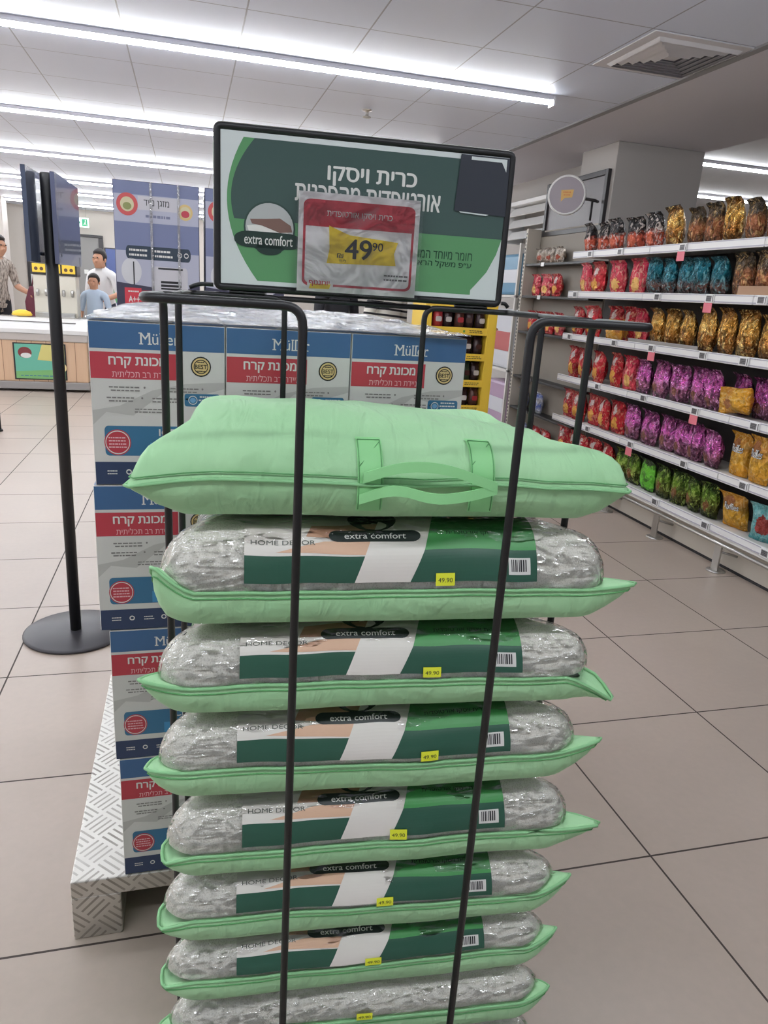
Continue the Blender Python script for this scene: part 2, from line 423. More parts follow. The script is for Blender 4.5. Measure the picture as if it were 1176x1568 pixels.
co = MB(); co.bbox((3.22, 5.50, 0), (4.0, 6.05, CEIL_Z-.004), GREYW, .006); structure(co.build('pillar'))

# ceiling light rows
TUBE = mat('tube_diffuser', (255, 255, 255), .5, emit=(.93, .965, 1.0), estr=TUBE_POWER)
HOUS = mat('light_housing', (225, 225, 232), .4)
def light_row(x0, x1, y, z, label):
    t = thing('linear_ceiling_light', label, 'ceiling light', (x0, y, z), 0, 'long tube lights in rows across the ceiling')
    L = x1-x0
    MB().bbox((0, -.030, -.028), (L, .030, 0), HOUS, .004).build('housing', t)
    d = MB(); pr = [(-.024, -.028), (-.023, -.038), (-.012, -.046), (.012, -.046), (.023, -.038), (.024, -.028)]
    d.add([(x, a, b) for x in (.012, L-.012) for a, b in pr], [(i, i+1, i+7, i+6) for i in range(5)]+[(5, 4, 3, 2, 1, 0), (6, 7, 8, 9, 10, 11)], TUBE)
    d.build('diffuser', t)
    MB().bbox((L-.012, -.038, -.060), (L, .038, -.001), HOUS, .003).build('end_cap', t)
    return t
ROWS = [(2.2, 2.3, 'row overhead, behind the camera position'), (4.655, 2.226, 'nearest and brightest long tube light, ending above the green sign'),
        (6.95, 2.25, 'second long tube light back, passing behind the sign top'), (9.2, 2.25, 'third long tube light back from the sign'),
        (11.55, 2.25, 'fourth long tube light back, just above the dark sign stand'), (13.2, 2.25, 'long tube light near the rear of the store, next to last'),
        (15.2, 2.25, 'rearmost long tube light, close to the far wall')]
for y, xe, lb in ROWS[1:]: light_row(-13.5, xe, y, CEIL_Z, lb)
light_row(-13.5, 2.3, 2.3, CEIL_Z, 'long tube light over the pillow rack, in front of the nearest visible row')
light_row(-13.5, 2.3, -.1, CEIL_Z, 'long tube light over the aisle at the viewer')
light_row(4.45, 12.5, 6.33, CEIL_Z+.12, 'tube light above the neighbouring aisle, at the right edge by the pillar')
light_row(5.6, 12.5, 7.95, CEIL_Z+.12, 'lower shorter-looking tube light of the neighbouring aisle, just above the gold bags')

# air vent in the ceiling
vt = thing('ceiling_vent', 'square louvred air vent in the white ceiling by the grey soffit', 'vent', (2.4, 3.70, CEIL_Z))
VW = mat('vent_white', (214, 213, 216), .45)
MB().bbox((-.29, -.285, -.006), (.29, .285, 0), VW, .003).build('plate', vt)
for i in range(5):
    a = .235-.04*i; f = MB()
    for k in range(4):
        c, s = math.cos(PI/2*k), math.sin(PI/2*k)
        q = [(-a, -a, -.006), (a, -a, -.006), (a-.017, -a+.017, -.020), (-a+.017, -a+.017, -.020)]
        f.add([(x*c-y*s, x*s+y*c, z) for x, y, z in q], [(0, 3, 2, 1)], VW)
        q = [(-a+.017, -a+.017, -.0065), (a-.017, -a+.017, -.0065), (a-.036, -a+.036, -.0065), (-a+.036, -a+.036, -.0065)]
        f.add([(x*c-y*s, x*s+y*c, z) for x, y, z in q], [(0, 3, 2, 1)], mat('vent_gap', (70, 72, 84), .6))
    f.build('louvre_ring', vt)
sp = thing('sprinkler', 'small sprinkler head on the ceiling above the green sign', 'sprinkler', (1.25, 5.6, CEIL_Z))
MB().lathe([(.035, 0), (.035, -.006), (.012, -.012), (.012, -.04), (.03, -.045), (.03, -.05)], (0, 0, 0), STEEL, 14).build('head', sp)

# ------------------------------------------------------------------ display rack for the pillows
RACK = (-0.046, 0.80); RZ = -0.09
ex = (math.cos(RZ), math.sin(RZ)); ey = (-math.sin(RZ), math.cos(RZ))
def rk(a, b): return (RACK[0]+a*ex[0]+b*ey[0], RACK[1]+a*ex[1]+b*ey[1])
RW, RD, RT = .566, .52, 1.36
rack = thing('display_rack', 'tall black wire dump rack holding the green pillows, open at the front middle', 'rack', (*RACK, 0), RZ)
for pts in ([(.164, 0), (0, 0), (0, .18)], [(.418, 0), (RW, 0), (RW, .163)], [(.162, RD), (0, RD), (0, .356)], [(.411, RD), (RW, RD), (RW, .345)]):
    path = [(*pts[0], .004), (*pts[0], RT), (*pts[1], RT), (*pts[2], RT), (*pts[2], .004)]
    MB().tube(bend(path, .022), .0052, BLACK, 10).build('corner_upright', rack)
for x in (0, RW): MB().tube([(x, .17, RT), (x, .36, RT)], .0046, BLACK, 8).build('side_rail', rack)
MB().tube([(.15, RD, RT), (.42, RD, RT)], .0046, BLACK, 8).build('back_rail', rack)
MB().tube([(0, 0, .012), (RW, 0, .012), (RW, RD, .012), (0, RD, .012)], .006, BLACK, 8, closed=True).build('base_frame', rack)
tray = MB().bbox((.004, .004, .02), (RW-.004, RD-.004, .034), BLACK, .003)
for x in (.03, RW-.03):
    for y in (.03, RD-.03): tray.tube([(x, y, .0), (x, y, .024)], .008, BLACK, 8)
tray.build('base_tray', rack)

# ------------------------------------------------------------------ pillows
def sstep(a, b, x): t = max(0., min(1., (x-a)/(b-a))); return t*t*(3-2*t)
YEL = mat('yellow_sticker', (226, 232, 54), .5); INKG = mat('sticker_ink', (60, 70, 40), .6)
DGREEN = mat('insert_dark_green', (38, 84, 66), .4); LGREEN = mat('insert_green', (62, 142, 74), .4)
INSW = mat('insert_white', (222, 217, 210), .45); INSK = mat('insert_skin', (216, 176, 148), .5); INSD = mat('insert_black', (20, 30, 30), .4)
NS, NC = 16, 9
def outline(hw, hd, rc):
    pts = []; info = []
    rc = max(.006, min(rc, hw*.95, hd*.95))
    for q, (sx, sy, a) in enumerate(((1, -1, -PI/2), (1, 1, 0), (-1, 1, PI/2), (-1, -1, PI))):
        cx, cy = sx*(hw-rc), sy*(hd-rc)
        for i in range(NC+1):
            t = a+PI/2*i/NC; pts.append((cx+rc*math.cos(t), cy+rc*math.sin(t))); info.append((q, (i/NC-.5)*2))
        nx_ = ((1, 1), (-1, 1), (-1, -1), (1, -1))[q]
        # straight side to the next corner
        ncx, ncy = nx_[0]*(hw-rc), nx_[1]*(hd-rc); t = a+PI/2
        p0 = (cx+rc*math.cos(t), cy+rc*math.sin(t)); p1 = (ncx+rc*math.cos(t), ncy+rc*math.sin(t))
        for i in range(1, NS): pts.append((p0[0]+(p1[0]-p0[0])*i/NS, p0[1]+(p1[1]-p0[1])*i/NS)); info.append((-1, 0))
    return pts, info
PHW, PHD, PRC = .318, .205, .052
A0 = .068
class Pillow:
    def __init__(s, seed, low, rise, ears, wob=.004, flare=1.0):
        s.seed, s.low, s.rise, s.ears, s.wob, s.flare = seed, low, rise, ears, wob, flare
    def warp(s, x, y, z, cover=0.):
        yy = y+PHD
        k = 1-.19*sstep(.028, .075, yy)
        x = x*k-.020*sstep(.028, .075, yy)
        w = s.wob*(noise.noise((x*7, y*7, s.seed*3.1))+.6*noise.noise((x*15, y*15, s.seed*5.7)))
        fac = min(1., z/.03)
        z = z+w*fac
        y2 = y+.004*noise.noise((x*9, z*20, s.seed*2.3))
        return (x, y2, z)
    def ear(s, info, amt):
        q, t = info
        if q < 0 or amt <= 0: return 0, 0, 0
        L, lift = s.ears[q]; g = max(0., 1-abs(t))**1.5*amt
        sx, sy = ((1, -1), (1, 1), (-1, 1), (-1, -1))[q]
        return sx*L*g*.94, sy*L*g*(.42 if sy < 0 else .2), lift*g
    def ring(s, inset, z, amt=0., fx=1.):
        pts, info = outline(PHW-inset*fx, PHD-inset, PRC-inset*.45)
        out = []
        for p, i in zip(pts, info):
            dx, dy, dz = s.ear(i, amt); q = s.warp(p[0], p[1], z)
            out.append((q[0]+dx, q[1]+dy, q[2]+dz))
        return out
    def dome(s, i, off=0.):
        a = A0
        return s.low+off+(s.rise*math.sqrt(max(0., 1-(1-i/a)**2)) if i < a else s.rise)
    def front(s, x, phi, off):
        """point on the front slope of the dome: phi 0 at the seam, pi/2 on the top"""
        if phi <= PI/2: i = A0*(1-math.cos(phi)); z = s.low+s.rise*math.sin(phi)
        else: i = A0+(phi-PI/2)*.07; z = s.low+s.rise
        ny, nz = (-math.cos(min(phi, PI/2)), math.sin(min(phi, PI/2)))
        p = s.warp((x+.020*sstep(.028, .075, i))/(1-.19*sstep(.028, .075, i)), -PHD+i, z)
        return (p[0], p[1]+ny*off, p[2]+nz*off)
def pillow_base(P, parent):
    """fabric gusset: underside, bulging wall and the sewn flange with its pointed corners"""
    low = P.low; b = MB()
    rings = [P.ring(.12, .005), P.ring(.05, .002), P.ring(.022, .005), P.ring(.007, low*.22, .08), P.ring(.001, low*.45, .3), P.ring(-.002, low*.7, .6), P.ring(-.001, low*.9, .88), P.ring(0., low, 1.0), P.ring(.005, low+.001, .92), P.ring(.014, low-.004, .25)]
    b.loft(rings, GREEN, True, False); return b.build('fabric_base', parent)
def piping(P, parent):
    b = MB(); b.tube(P.ring(-.001, P.low, 1.0), .0026, mat('green_piping', (140, 198, 142), .5), 6, closed=True)
    b.tube(P.ring(-.0015, P.low-.008, .85), .0011, mat('green_stitch', (92, 160, 98), .6), 5, closed=True)
    return b.build('piping', parent)
def dome_mesh(P, m, off, name, parent, inset0=.004, rumple=0., rings_n=9, mid=True):
    b = MB(); rings = []
    for k in range(rings_n+1):
        ph = PI/2*k/rings_n; i = A0*(1-math.cos(ph))+inset0
        r = P.ring(i-off, P.low+P.rise*math.sin(ph)+off*math.sin(ph), 0., .62)
        if rumple: r = [(x, y+rumple*noise.noise((x*40, z*50, P.seed)), z+rumple*noise.noise((x*30, y*60, P.seed*1.7))) for x, y, z in r]
        rings.append(r)
    rings.append(P.ring(.12, P.low+P.rise+off)); rings.append(P.ring(.19, P.low+P.rise+off))
    b.loft(rings, m, False, True); return b.build(name, parent)
def pillow_insert(P, parent, x0=-.203, x1=.197):
    W = x1-x0; pr = Print(); p0, p1 = .16, 1.72
    pr.rect(0, p0, 1, p1, INSW, 0, 40, 24)
    band = .70
    pr.rect(0, p0, .43, .60, DGREEN, 1, 20, 10)
    pr.patch(((.55, p0), (1, p0), (1, .70), (.60, .70)), DGREEN, 1, 20, 10)
    pr.patch(((.60, .70), (1, .70), (1, p1), (.66, p1)), LGREEN, 1, 18, 16)
    pr.patch(((.36, p0), (.55, p0), (.615, 1.72), (.48, 1.72)), INSW, 2, 8, 24)
    pr.patch(((.10, .66), (.42, .62), (.46, .92), (.26, .86)), INSK, 1.5, 10, 6)
    pr.patch(((.20, .95), (.44, .90), (.48, 1.30), (.22, 1.2)), mat('insert_skin_dark', (188, 146, 120), .5), 1.5, 8, 6)
    pr.text('HOME DECOR', .125, .83, .085, mat('insert_ink_green', (88, 92, 84), .5), .21, 3)
    pill = Print(); pr.patch(((.30, .86), (.565, .86), (.565, 1.10), (.30, 1.10)), INSD, 3, 14, 4)
    pr.disc(.43, 1.42, .085, .34, INSD, 3.2, 20); pr.disc(.305, .98, .03, .12, INSD, 3.1, 16); pr.disc(.56, .98, .03, .12, INSD, 3.1, 16)
    pr.text('extra comfort', .433, .98, .12, PAPER, .21, 4, .01)
    pr.text('כרית ויסקו אורטופדית', .80, 1.02, .10, INSD, .24, 3)
    pr.rect(.895, .28, .975, .56, PAPER, 3, 4, 4)
    r = random.Random(3); x = .905
    while x < .962:
        w = .002+.004*r.random(); pr.rect(x, .33, x+w, .53, INK, 4, 1, 3); x += w+.002+.003*r.random()
    mb = MB(); pr.into(mb, lambda a, b, l: P.front(x0+a*W, b, .0022+l*.45), .0006)
    return mb.build('paper_insert', parent)
def price_sticker(P, parent, x, phi=.20):
    pr = Print(); pr.rect(-.013, -.10, .013, .10, YEL, 0, 4, 3)
    pr.text('₪49.90', 0, -.01, .07, INKG, .02, 1)
    mb = MB(); pr.into(mb, lambda a, b, l: P.front(x+a, phi+b, .0052+l*.5), .0006)
    return mb.build('price_sticker', parent)
# seam heights read from top to bottom; (seam z, base z)
LEV = [(.996, .938), (.859, .806), (.726, .669), (.587, .534), (.465, .410), (.348, .294), (.233, .176), (.118, .060)]
YAWP = [0.01, .005, .0, .01, -.01, .005, -.005, .01]
DX = [.004, .0, -.002, .004, .0, -.002, .002, .0]
EARS = [[(.052, .012), (0, 0), (0, 0), (.016, .036)], [(.050, -.045), (0, 0), (0, 0), (.034, .014)], [(.045, .026), (0, 0), (0, 0), (.026, .006)],
        [(.060, .014), (0, 0), (0, 0), (.012, -.018)], [(.030, .034), (0, 0), (0, 0), (.014, -.020)], [(.022, .034), (0, 0), (0, 0), (.012, -.016)],
        [(.022, .024), (0, 0), (0, 0), (.034, .010)], [(.020, .022), (0, 0), (0, 0), (.024, .008)]]
STK = [.064, .063, .073, .028, .023, .011, .001, .0]
ORD = ['just under the solid green top pillow', 'second clear-topped one down, its right corner drooping', 'third clear-topped one down, its right corner turned up', 'fourth clear-topped one down, with the longest right corner',
       'fifth clear-topped one down in the stack', 'sixth clear-topped one down, lowest with a printed insert', 'seventh clear-topped one down, plain with no insert showing', 'lowest one at the bottom of the rack']
PB = .088
for n, (seam, base) in enumerate(LEV):
    nxt = 1.088 if n == 0 else LEV[n-1][1]
    P = Pillow(n+1, seam-base, nxt-seam-.010, EARS[n])
    c = rk(.300+DX[n], PB+PHD)
    t = thing('packed_pillow', 'pillow in green bag with clear top, '+ORD[n], 'pillow', (c[0], c[1], base), RZ+YAWP[n], 'bagged pillows stacked in the rack')
    pillow_base(P, t); piping(P, t); dome_mesh(P, FOAM, 0., 'foam_core', t)
    if n < 6: pillow_insert(P, t)
    price_sticker(P, t, STK[n])
    dome_mesh(P, CLEAR, .0042, 'clear_cover', t, rumple=.0014, rings_n=14)

# the top pillow lies upside down, fabric side up, with a carrying handle on its front edge
PT = Pillow(11, .056, .080, [(.024, -.004), (0, 0), (0, 0), (.036, -.010)], .005)
c = rk(.296, PB+PHD)
top = thing('packed_pillow', 'topmost pillow, all green fabric with a carrying handle on its front edge', 'pillow', (c[0], c[1], 1.0885), RZ+.005, 'bagged pillows stacked in the rack')
b = MB(); low, A = PT.low, .15
rings = [PT.ring(.14, .004), PT.ring(.06, .001), PT.ring(.026, .006), PT.ring(.010, .020, .12), PT.ring(.003, .036, .45), PT.ring(0, .048, .8), PT.ring(-.001, .056, 1.0), PT.ring(0, .060, .85)]
b.loft(rings, GREEN, True, False); b.build('fabric_side', top)
b = MB(); rings = [PT.ring(0, .058, 1.0), PT.ring(.002, .064, .93)]
def topz(ph): return .058+.080*math.sin(ph)
for k in range(1, 13):
    ph = PI/2*k/12; i = A*(1-math.cos(ph))**1.0
    r = PT.ring(max(.002, i*.98), topz(ph), 1.0*max(0, 1-k/9)**1.5, .30)
    r = [(x, y, z+.004*noise.noise((x*12, y*12, 5.))+(.004*sstep(.1, -.2, x)-.030*sstep(.02, .28, x)-.034*sstep(-.12, .10, y))*sstep(.2, 1., k/12)) for x, y, z in r]
    rings.append(r)
rings.append([(x*.5, y*.3, z) for x, y, z in rings[-1]])
b.loft(rings, GREEN, False, True); b.build('fabric_top', top)
b = MB(); b.tube(PT.ring(-.003, .057, 1.0), .0024, mat('green_piping'), 6, closed=True)
b.tube(PT.ring(-.0005, .066, .9), .0009, mat('green_stitch'), 5, closed=True); b.build('piping', top)
def tsurf(x, t, off=.0):
    """front of the top pillow: t<0 below the seam, t>0 over the dome"""
    if t < 0:
        return (x, -PHD-.001-off+.018*max(0, -t-.3)**2, .056+t*.046)
    ph = t; i = A*(1-math.cos(ph)); w = PT.warp(x, -PHD+i*.98, topz(ph))
    ca, sa = math.cos(ph), math.sin(ph)
    return (w[0], w[1]-off*ca, w[2]+off*sa+.004*noise.noise((x*12, (-PHD+i)*12, 5.))+(.004*sstep(.1, -.2, x)-.030*sstep(.02, .28, x))*sstep(.2, 1., ph/(PI/2)))
STR = mat('green_webbing', (146, 214, 146), .6)
for xc in (-.037, .111):
    b = MB(); vs = []; N = 16
    for j in range(N+1):
        t = -.75+1.47*j/N
        for x in (xc-.0165, xc+.0165): vs.append(tsurf(x, t, .0030))
    b.add(vs, [(2*j, 2*j+1, 2*j+3, 2*j+2) for j in range(N)], STR, True)
    for x in (xc-.0145, xc+.0145): b.tube([tsurf(x, -.7+1.38*j/N, .0036) for j in range(N+1)], .0007, mat('green_stitch'), 5)
    b.tube([tsurf(xc-.0145, .68, .004), tsurf(xc+.0145, .68, .004)], .0007, mat('green_stitch'), 5)
    b.tube([tsurf(xc-.0145, .28, .004), tsurf(xc+.0145, .66, .004)], .0006, mat('green_stitch'), 5)
    b.build('handle_patch', top)
b = MB()
def strap(pts, w, m):
    """webbing: a wide flat band along a path, pts = (x, out, z)"""
    P_ = bend([(x, -PHD-o, z) for x, o, z in pts], .03, 5); vs = []; fs = []
    for i, p in enumerate(P_):
        for dz, dy in ((-w/2, -.0012), (w/2, -.0012), (w/2, .0012), (-w/2, .0012)): vs.append((p.x, p.y+dy+.15*dz, p.z+dz))
    for i in range(len(P_)-1):
        for k in range(4): fs.append((4*i+k, 4*i+(k+1) % 4, 4*i+4+(k+1) % 4, 4*i+4+k))
    fs += [(3, 2, 1, 0), tuple(4*(len(P_)-1)+k for k in range(4))]
    b.add(vs, fs, m)
strap([(-0.047, .006, .066), (0.003, .018, .086), (0.058, .022, .084), (0.108, .018, .066), (0.129, .012, .058)], .013, STR)
strap([(-0.051, .006, .038), (-0.007, .022, .058), (0.043, .030, .044), (0.093, .024, .050), (0.129, .012, .056)], .013, STR)
b.build('carrying_handle', top)

# ------------------------------------------------------------------ sign on the rack
SG = thing('promotional_sign', 'large green product sign with white Hebrew heading, on the rack back', 'sign', (*rk(.048, RD), 1.374), RZ)
SW, SH = .497, .247
fr = MB(); pr_ = bend([(SW/2, 0, 0), (0, 0, 0), (0, 0, SH), (SW, 0, SH), (SW, 0, 0), (SW/2, 0, 0)], .008, 4)
fr.tube(pr_, .0062, BLACK, 8, cap=True); fr.build('frame', SG)
for x in (.05, SW-.05): MB().bbox((x-.03, -.006, -.0090), (x+.03, .006, -.0062), BLACK, .003).build('clamp', SG)
for q in (((-.046, 0, -.0048), (-.03, 0, .002), (-.0065, 0, .002)), ((SW+.020, 0, -.0048), (SW+.014, 0, .002), (SW+.0065, 0, .002))):
    MB().tube(bend(q, .01), .0035, BLACK, 8).build('side_arm', SG)
SD = mat('sign_dark_green', (56, 80, 76), .3, coat=.3); SL = mat('sign_green', (88, 146, 96), .3, coat=.3); SWH = mat('sign_white', (208, 214, 214), .3, coat=.3)
pr = Print(); pr.rect(0, 0, 1, 1, SWH, 0)
def curve_left(t, a, m_, e):  # boundary of the printed shape, quadratic through three x positions from top to bottom
    return a*(1-t)**2+2*m_*t*(1-t)+e*t*t
N = 16; Lg = [(curve_left(j/N, .075, -.055, .125), .965-.935*j/N) for j in range(N+1)]
Rg = [(1.0, .44), (.985, .33), (.955, .20), (.915, .10), (.885, .03)]
for j in range(N): pr.patch((Lg[j], (.90, Lg[j][1]), (.90, Lg[j+1][1]), Lg[j+1]), SL, 1)
pr.poly([(.88, .44), (.88, .03)]+[(x, y) for x, y in reversed(Rg)], SL, 1.2)
Ld = [(curve_left(j/N, .112, .005, .045), .965-.525*j/N) for j in range(N+1)]
for j in range(N): pr.patch((Ld[j], (1.0, Ld[j][1]), (1.0, Ld[j+1][1]), Ld[j+1]), SD, 2)
pr.text('כרית ויסקו', .515, .772, .125, PAPER, .31, 3, .035)
pr.text('אורטופדית מהפכנית', .505, .648, .115, PAPER, .51, 3, .035)
for tx, yy in (('חומר מיוחד המו', .30), ('ע״פ משקל הרא', .235)): pr.text(tx, .895, yy, .055, mat('sign_ink_green', (28, 74, 48), .5), .20, 3, .02, 'r')
pr.disc(.165, .395, .088, .175, mat('sign_rim', (42, 66, 60), .4), 3, 32); pr.disc(.165, .395, .082, .163, mat('photo_grey', (176, 178, 178), .4), 4, 32)
pr.poly([(.10, .33), (.235, .30), (.235, .36), (.19, .405), (.12, .41), (.088, .40)], mat('photo_pillow', (222, 220, 216), .4), 5)
pr.poly([(.098, .445), (.15, .452), (.20, .462), (.237, .418), (.243, .375), (.20, .365), (.17, .385), (.14, .405), (.105, .415)], mat('photo_hand', (122, 92, 84), .5), 6)
pr.rrect(.045, .255, .275, .365, .05, mat('sign_pill', (30, 52, 46), .35), 7); pr.disc(.165, .255, .045, .045, mat('sign_pill'), 7)
pr.text('extra comfort', .162, .312, .068, PAPER, .165, 8, .015)
pn = MB(); pn.box((.004, -.002, .004), (SW-.004, .002, SH-.004), mat('sign_back', (60, 60, 62), .5))
pr.into(pn, lambda a, b_, l: (.006+a*(SW-.012), -.0025-l, .006+b_*(SH-.012)), .00022); pn.build('printed_panel', SG)
pc = MB(); pr = Print(); COVER = mat('cover_film', (46, 50, 60), .35)
pr.poly([(.822, .995), (1.0, .995), (1.003, .60), (.812, .615), (.817, .80)], COVER, 0)
pr.rect(.86, .963, .985, .985, SWH, 1); pr.poly([(.965, .985), (.99, .985), (.99, .90)], SWH, 1.2); pr.poly([(.83, .612), (.94, .604), (.93, .595), (.835, .604)], SWH, 1)
pr.into(pc, lambda a, b_, l: (.006+a*(SW-.012), -.0055-l, .006+b_*(SH-.012)), .0006); o = pc.build('cover_patch', SG); o['label'] = 'dark film patch over the upper right corner'
# price card hanging on the sign
PC = thing('price_card', 'white and red price card reading 49.90, hung over the green sign', 'price card', (*rk(.048+.133, RD-.0125), 1.374+.0015), RZ)
PW, PH = .206, .158
RED = mat('card_red', (196, 52, 68), .4); pr = Print(); pr.rect(0, 0, 1, 1, mat('card_white', (242, 240, 240), .35), 0)
pr.rrect(.04, .06, .96, .93, .06, RED, 1); pr.rrect(.06, .085, .94, .90, .05, mat('card_white'), 2); pr.rrect(.04, .665, .96, .93, .06, RED, 3, (0, 1, 1, 0))
pr.text('כרית ויסקו אורטופדית', .50, .79, .075, PAPER, .54, 4, .01)
CY = mat('card_yellow', (246, 216, 50), .4); pr.poly([(.24, .30), (.82, .32), (.80, .44), (.83, .56), (.42, .60), (.25, .68), (.26, .45)], CY, 4)
pr.text('49', .50, .46, .20, INK, .22, 5, .03); pr.text('90', .66, .50, .085, INK, .09, 5, .01); pr.text('ליח׳', .37, .335, .035, INK, .06, 5); pr.text('₪', .35, .385, .045, INK, None, 5)
pr.rect(.085, .03, .30, .11, mat('card_white'), 4); pr.poly([(.10, .03), (.27, .035), (.28, .085), (.11, .08)], CY, 4.5); pr.text('יוחננוף', .185, .085, .06, RED, .17, 5, .03)
pr.squiggles(.72, .15, .93, .235, 2, mat('card_grey_ink', (120, 118, 118), .6), 4, 4)
cd = MB(); cd.box((0, -.0006, 0), (PW, .0006, PH), PAPER); pr.into(cd, lambda a, b_, l: (a*PW, -.0012-l, b_*PH), .0003); cd.build('card', PC)
sl = MB(); vs = []; nx_, ny_ = 18, 14
for j in range(ny_+1):
    for i in range(nx_+1):
        a, b_ = i/nx_, j/ny_; vs.append((-.003+a*(PW+.008), -.0045-.0018*noise.noise((a*5, b_*5, 3)), -.003+b_*(PH+.008)))
sl.add(vs, [(j*(nx_+1)+i, j*(nx_+1)+i+1, (j+1)*(nx_+1)+i+1, (j+1)*(nx_+1)+i) for j in range(ny_) for i in range(nx_)], wrap_material('card_sleeve', (9, 9, 9), .0, .10, .006), True)
sl.build('clear_sleeve', PC)

# ------------------------------------------------------------------ pallet and cartons of ice makers
PY = 1.338
pal = thing('metal_pallet', 'low aluminium tread plate pallet under the blue and white cartons', 'pallet', (-.258, PY, 0))
MB().bbox((0, 0, .108), (.90, .88, .152), PLATE, .003).build('deck', pal)
for x in (0, .40, .80): MB().bbox((x, 0, 0), (x+.10, .88, .110), PLATE, .003).build('runner', pal)
CB = mat('carton_blue', (58, 98, 142), .35, coat=.2); CR = mat('carton_red', (184, 56, 70), .35, coat=.2); CW = mat('carton_white', (206, 204, 200), .4, coat=.2)
CN = mat('carton_navy', (40, 58, 92), .35, coat=.2); CT = mat('carton_teal', (52, 110, 146), .35, coat=.2); GOLD = mat('medal_gold', (212, 186, 126), .4); MARB = mat('carton_grey', (184, 182, 178), .4); CINK = mat('carton_ink', (128, 124, 122), .5)
BW, BH, BD = .2275, .2875, .40
def carton_mesh():
    pr = Print()
    pr.rect(0, 0, 1, 1, CW, 0)
    pr.rect(.0, .845, 1, 1, CB, 1); pr.text('Müller', .515, .912, .068, PAPER, .29, 2, .006)
    for fx_, top_ in ((.015, 0), (.235, 0), (.545, 1), (.655, 1), (.92, 0)):
        bx_ = .37+.29*fx_; pr.rect(bx_-.014, .8765, bx_+.016, .8825, PAPER, 2.3)
        if top_ or fx_ < .3: pr.rect(bx_-.016, .9405-.0, bx_+.006, .9465, PAPER, 2.3)
    pr.rect(.0, .665, .645, .825, CR, 1); pr.text('מכונת קרח', .345, .765, .068, PAPER, .42, 2, .035); pr.text('ניידת רב תכליתית', .365, .697, .042, mat('carton_pink_ink', (226, 178, 182), .5), .42, 2)
    pr.poly([(.0, .38), (.1, .46), (.3, .44), (.55, .60), (.75, .56), (1, .62), (1, .66), (.7, .645), (.45, .60), (.2, .50), (0, .47)], MARB, .6)
    pr.disc(.82, .755, .078, .062, INK, 2, 20); pr.disc(.82, .755, .068, .054, GOLD, 3, 24); pr.ring(.82, .755, .056, .044, .006, INK, 4); pr.text('BEST', .82, .755, .026, INK, .09, 5, .02)
    pr.squiggles(.785, .775, .855, .79, 1, INK, 2, 5); pr.squiggles(.785, .72, .855, .735, 1, INK, 3, 5)
    pr.rrect(.69, .505, .965, .585, .018, CT, 2); pr.ring(.755, .545, .035, .028, .005, PAPER, 3); pr.disc(.755, .545, .022, .016, mat('globe_blue', (110, 160, 200), .5), 3); pr.squiggles(.80, .515, .95, .578, 3, PAPER, 5, 3)
    for k, (xa, ya) in enumerate(((.12, .585), (.56, .585), (.10, .52), (.44, .52))):
        pr.squiggles(xa, ya, xa+.24, ya+.04, 2, CINK, k)
        pr.disc(xa+.27, ya+.03, .008, .007, CINK, 2, 8)
    pr.squiggles(.30, .455, .54, .49, 2, CINK, 9); pr.disc(.57, .478, .008, .007, CINK, 2, 8)
    pr.rrect(.08, .185, 1.0, .375, .03, CT, 1, (0, 0, 1, 1)); pr.rect(.42, .19, .98, .27, mat('carton_light_teal', (66, 140, 188), .4), 1.5)
    pr.text('ICE MAKER', .72, .335, .045, PAPER, .46, 2, .025); pr.text('HZB-12/B', .72, .285, .032, PAPER, .28, 2); pr.squiggles(.48, .20, .94, .26, 2, PAPER, 12)
    pr.disc(.175, .27, .10, .082, CR, 2, 28); pr.ring(.175, .27, .092, .075, .006, PAPER, 3)
    pr.squiggles(.105, .23, .25, .31, 4, mat('carton_pink_ink'), 14, 3)
    pr.rect(0, 0, 1, .145, CN, 1)
    x = .12
    for k, (kind) in enumerate(('w', 'o', 'w', 'o', 's')):
        if kind == 'o': pr.ring(x, .08, .022, .018, .008, PAPER, 2, 10)
        else: pr.squiggles(x-.04, .06, x+.05, .095, 1 if kind == 's' else 2, PAPER, 20+k)
        x += .13
    m = MB(); m.bbox((0, 0, 0), (BW, BD, BH), CW, .0025)
    q = MB(); pr.into(q, lambda a, b_, l: (.0015+a*(BW-.003), -.0006-l, .0015+b_*(BH-.003)), .0003)
    # top print and tape
    pt = Print(); pt.rect(0, 0, 1, 1, CW, 0); pt.rect(0, 0, 1, .16, CB, 1); pt.rect(0, .30, .55, .62, CB, 1); pt.rect(.62, .70, 1, .95, CB, 1); pt.text('Müller', .3, .45, .12, PAPER, .4, 2)
    pt.into(q, lambda a, b_, l: (.0015+a*(BW-.003), .0015+b_*(BD-.003), BH+.0004+l), .0003)
    t = MB(); t.box((BW/2-.024, .001, BH+.0014), (BW/2+.024, BD-.001, BH+.0019), mat('packing_tape', (206, 206, 208), .2))
    return m.data('carton_body'), q.data('carton_print'), t.data('carton_tape')
cm = carton_mesh()
COLN = ['left', 'middle', 'right']; LAY = ['bottom layer, resting on the metal pallet', 'second layer up from the pallet', 'third layer up, under the top layer', 'top layer, near the sign']
LX = [-.149, -.155, -.170, -.165]
first = None
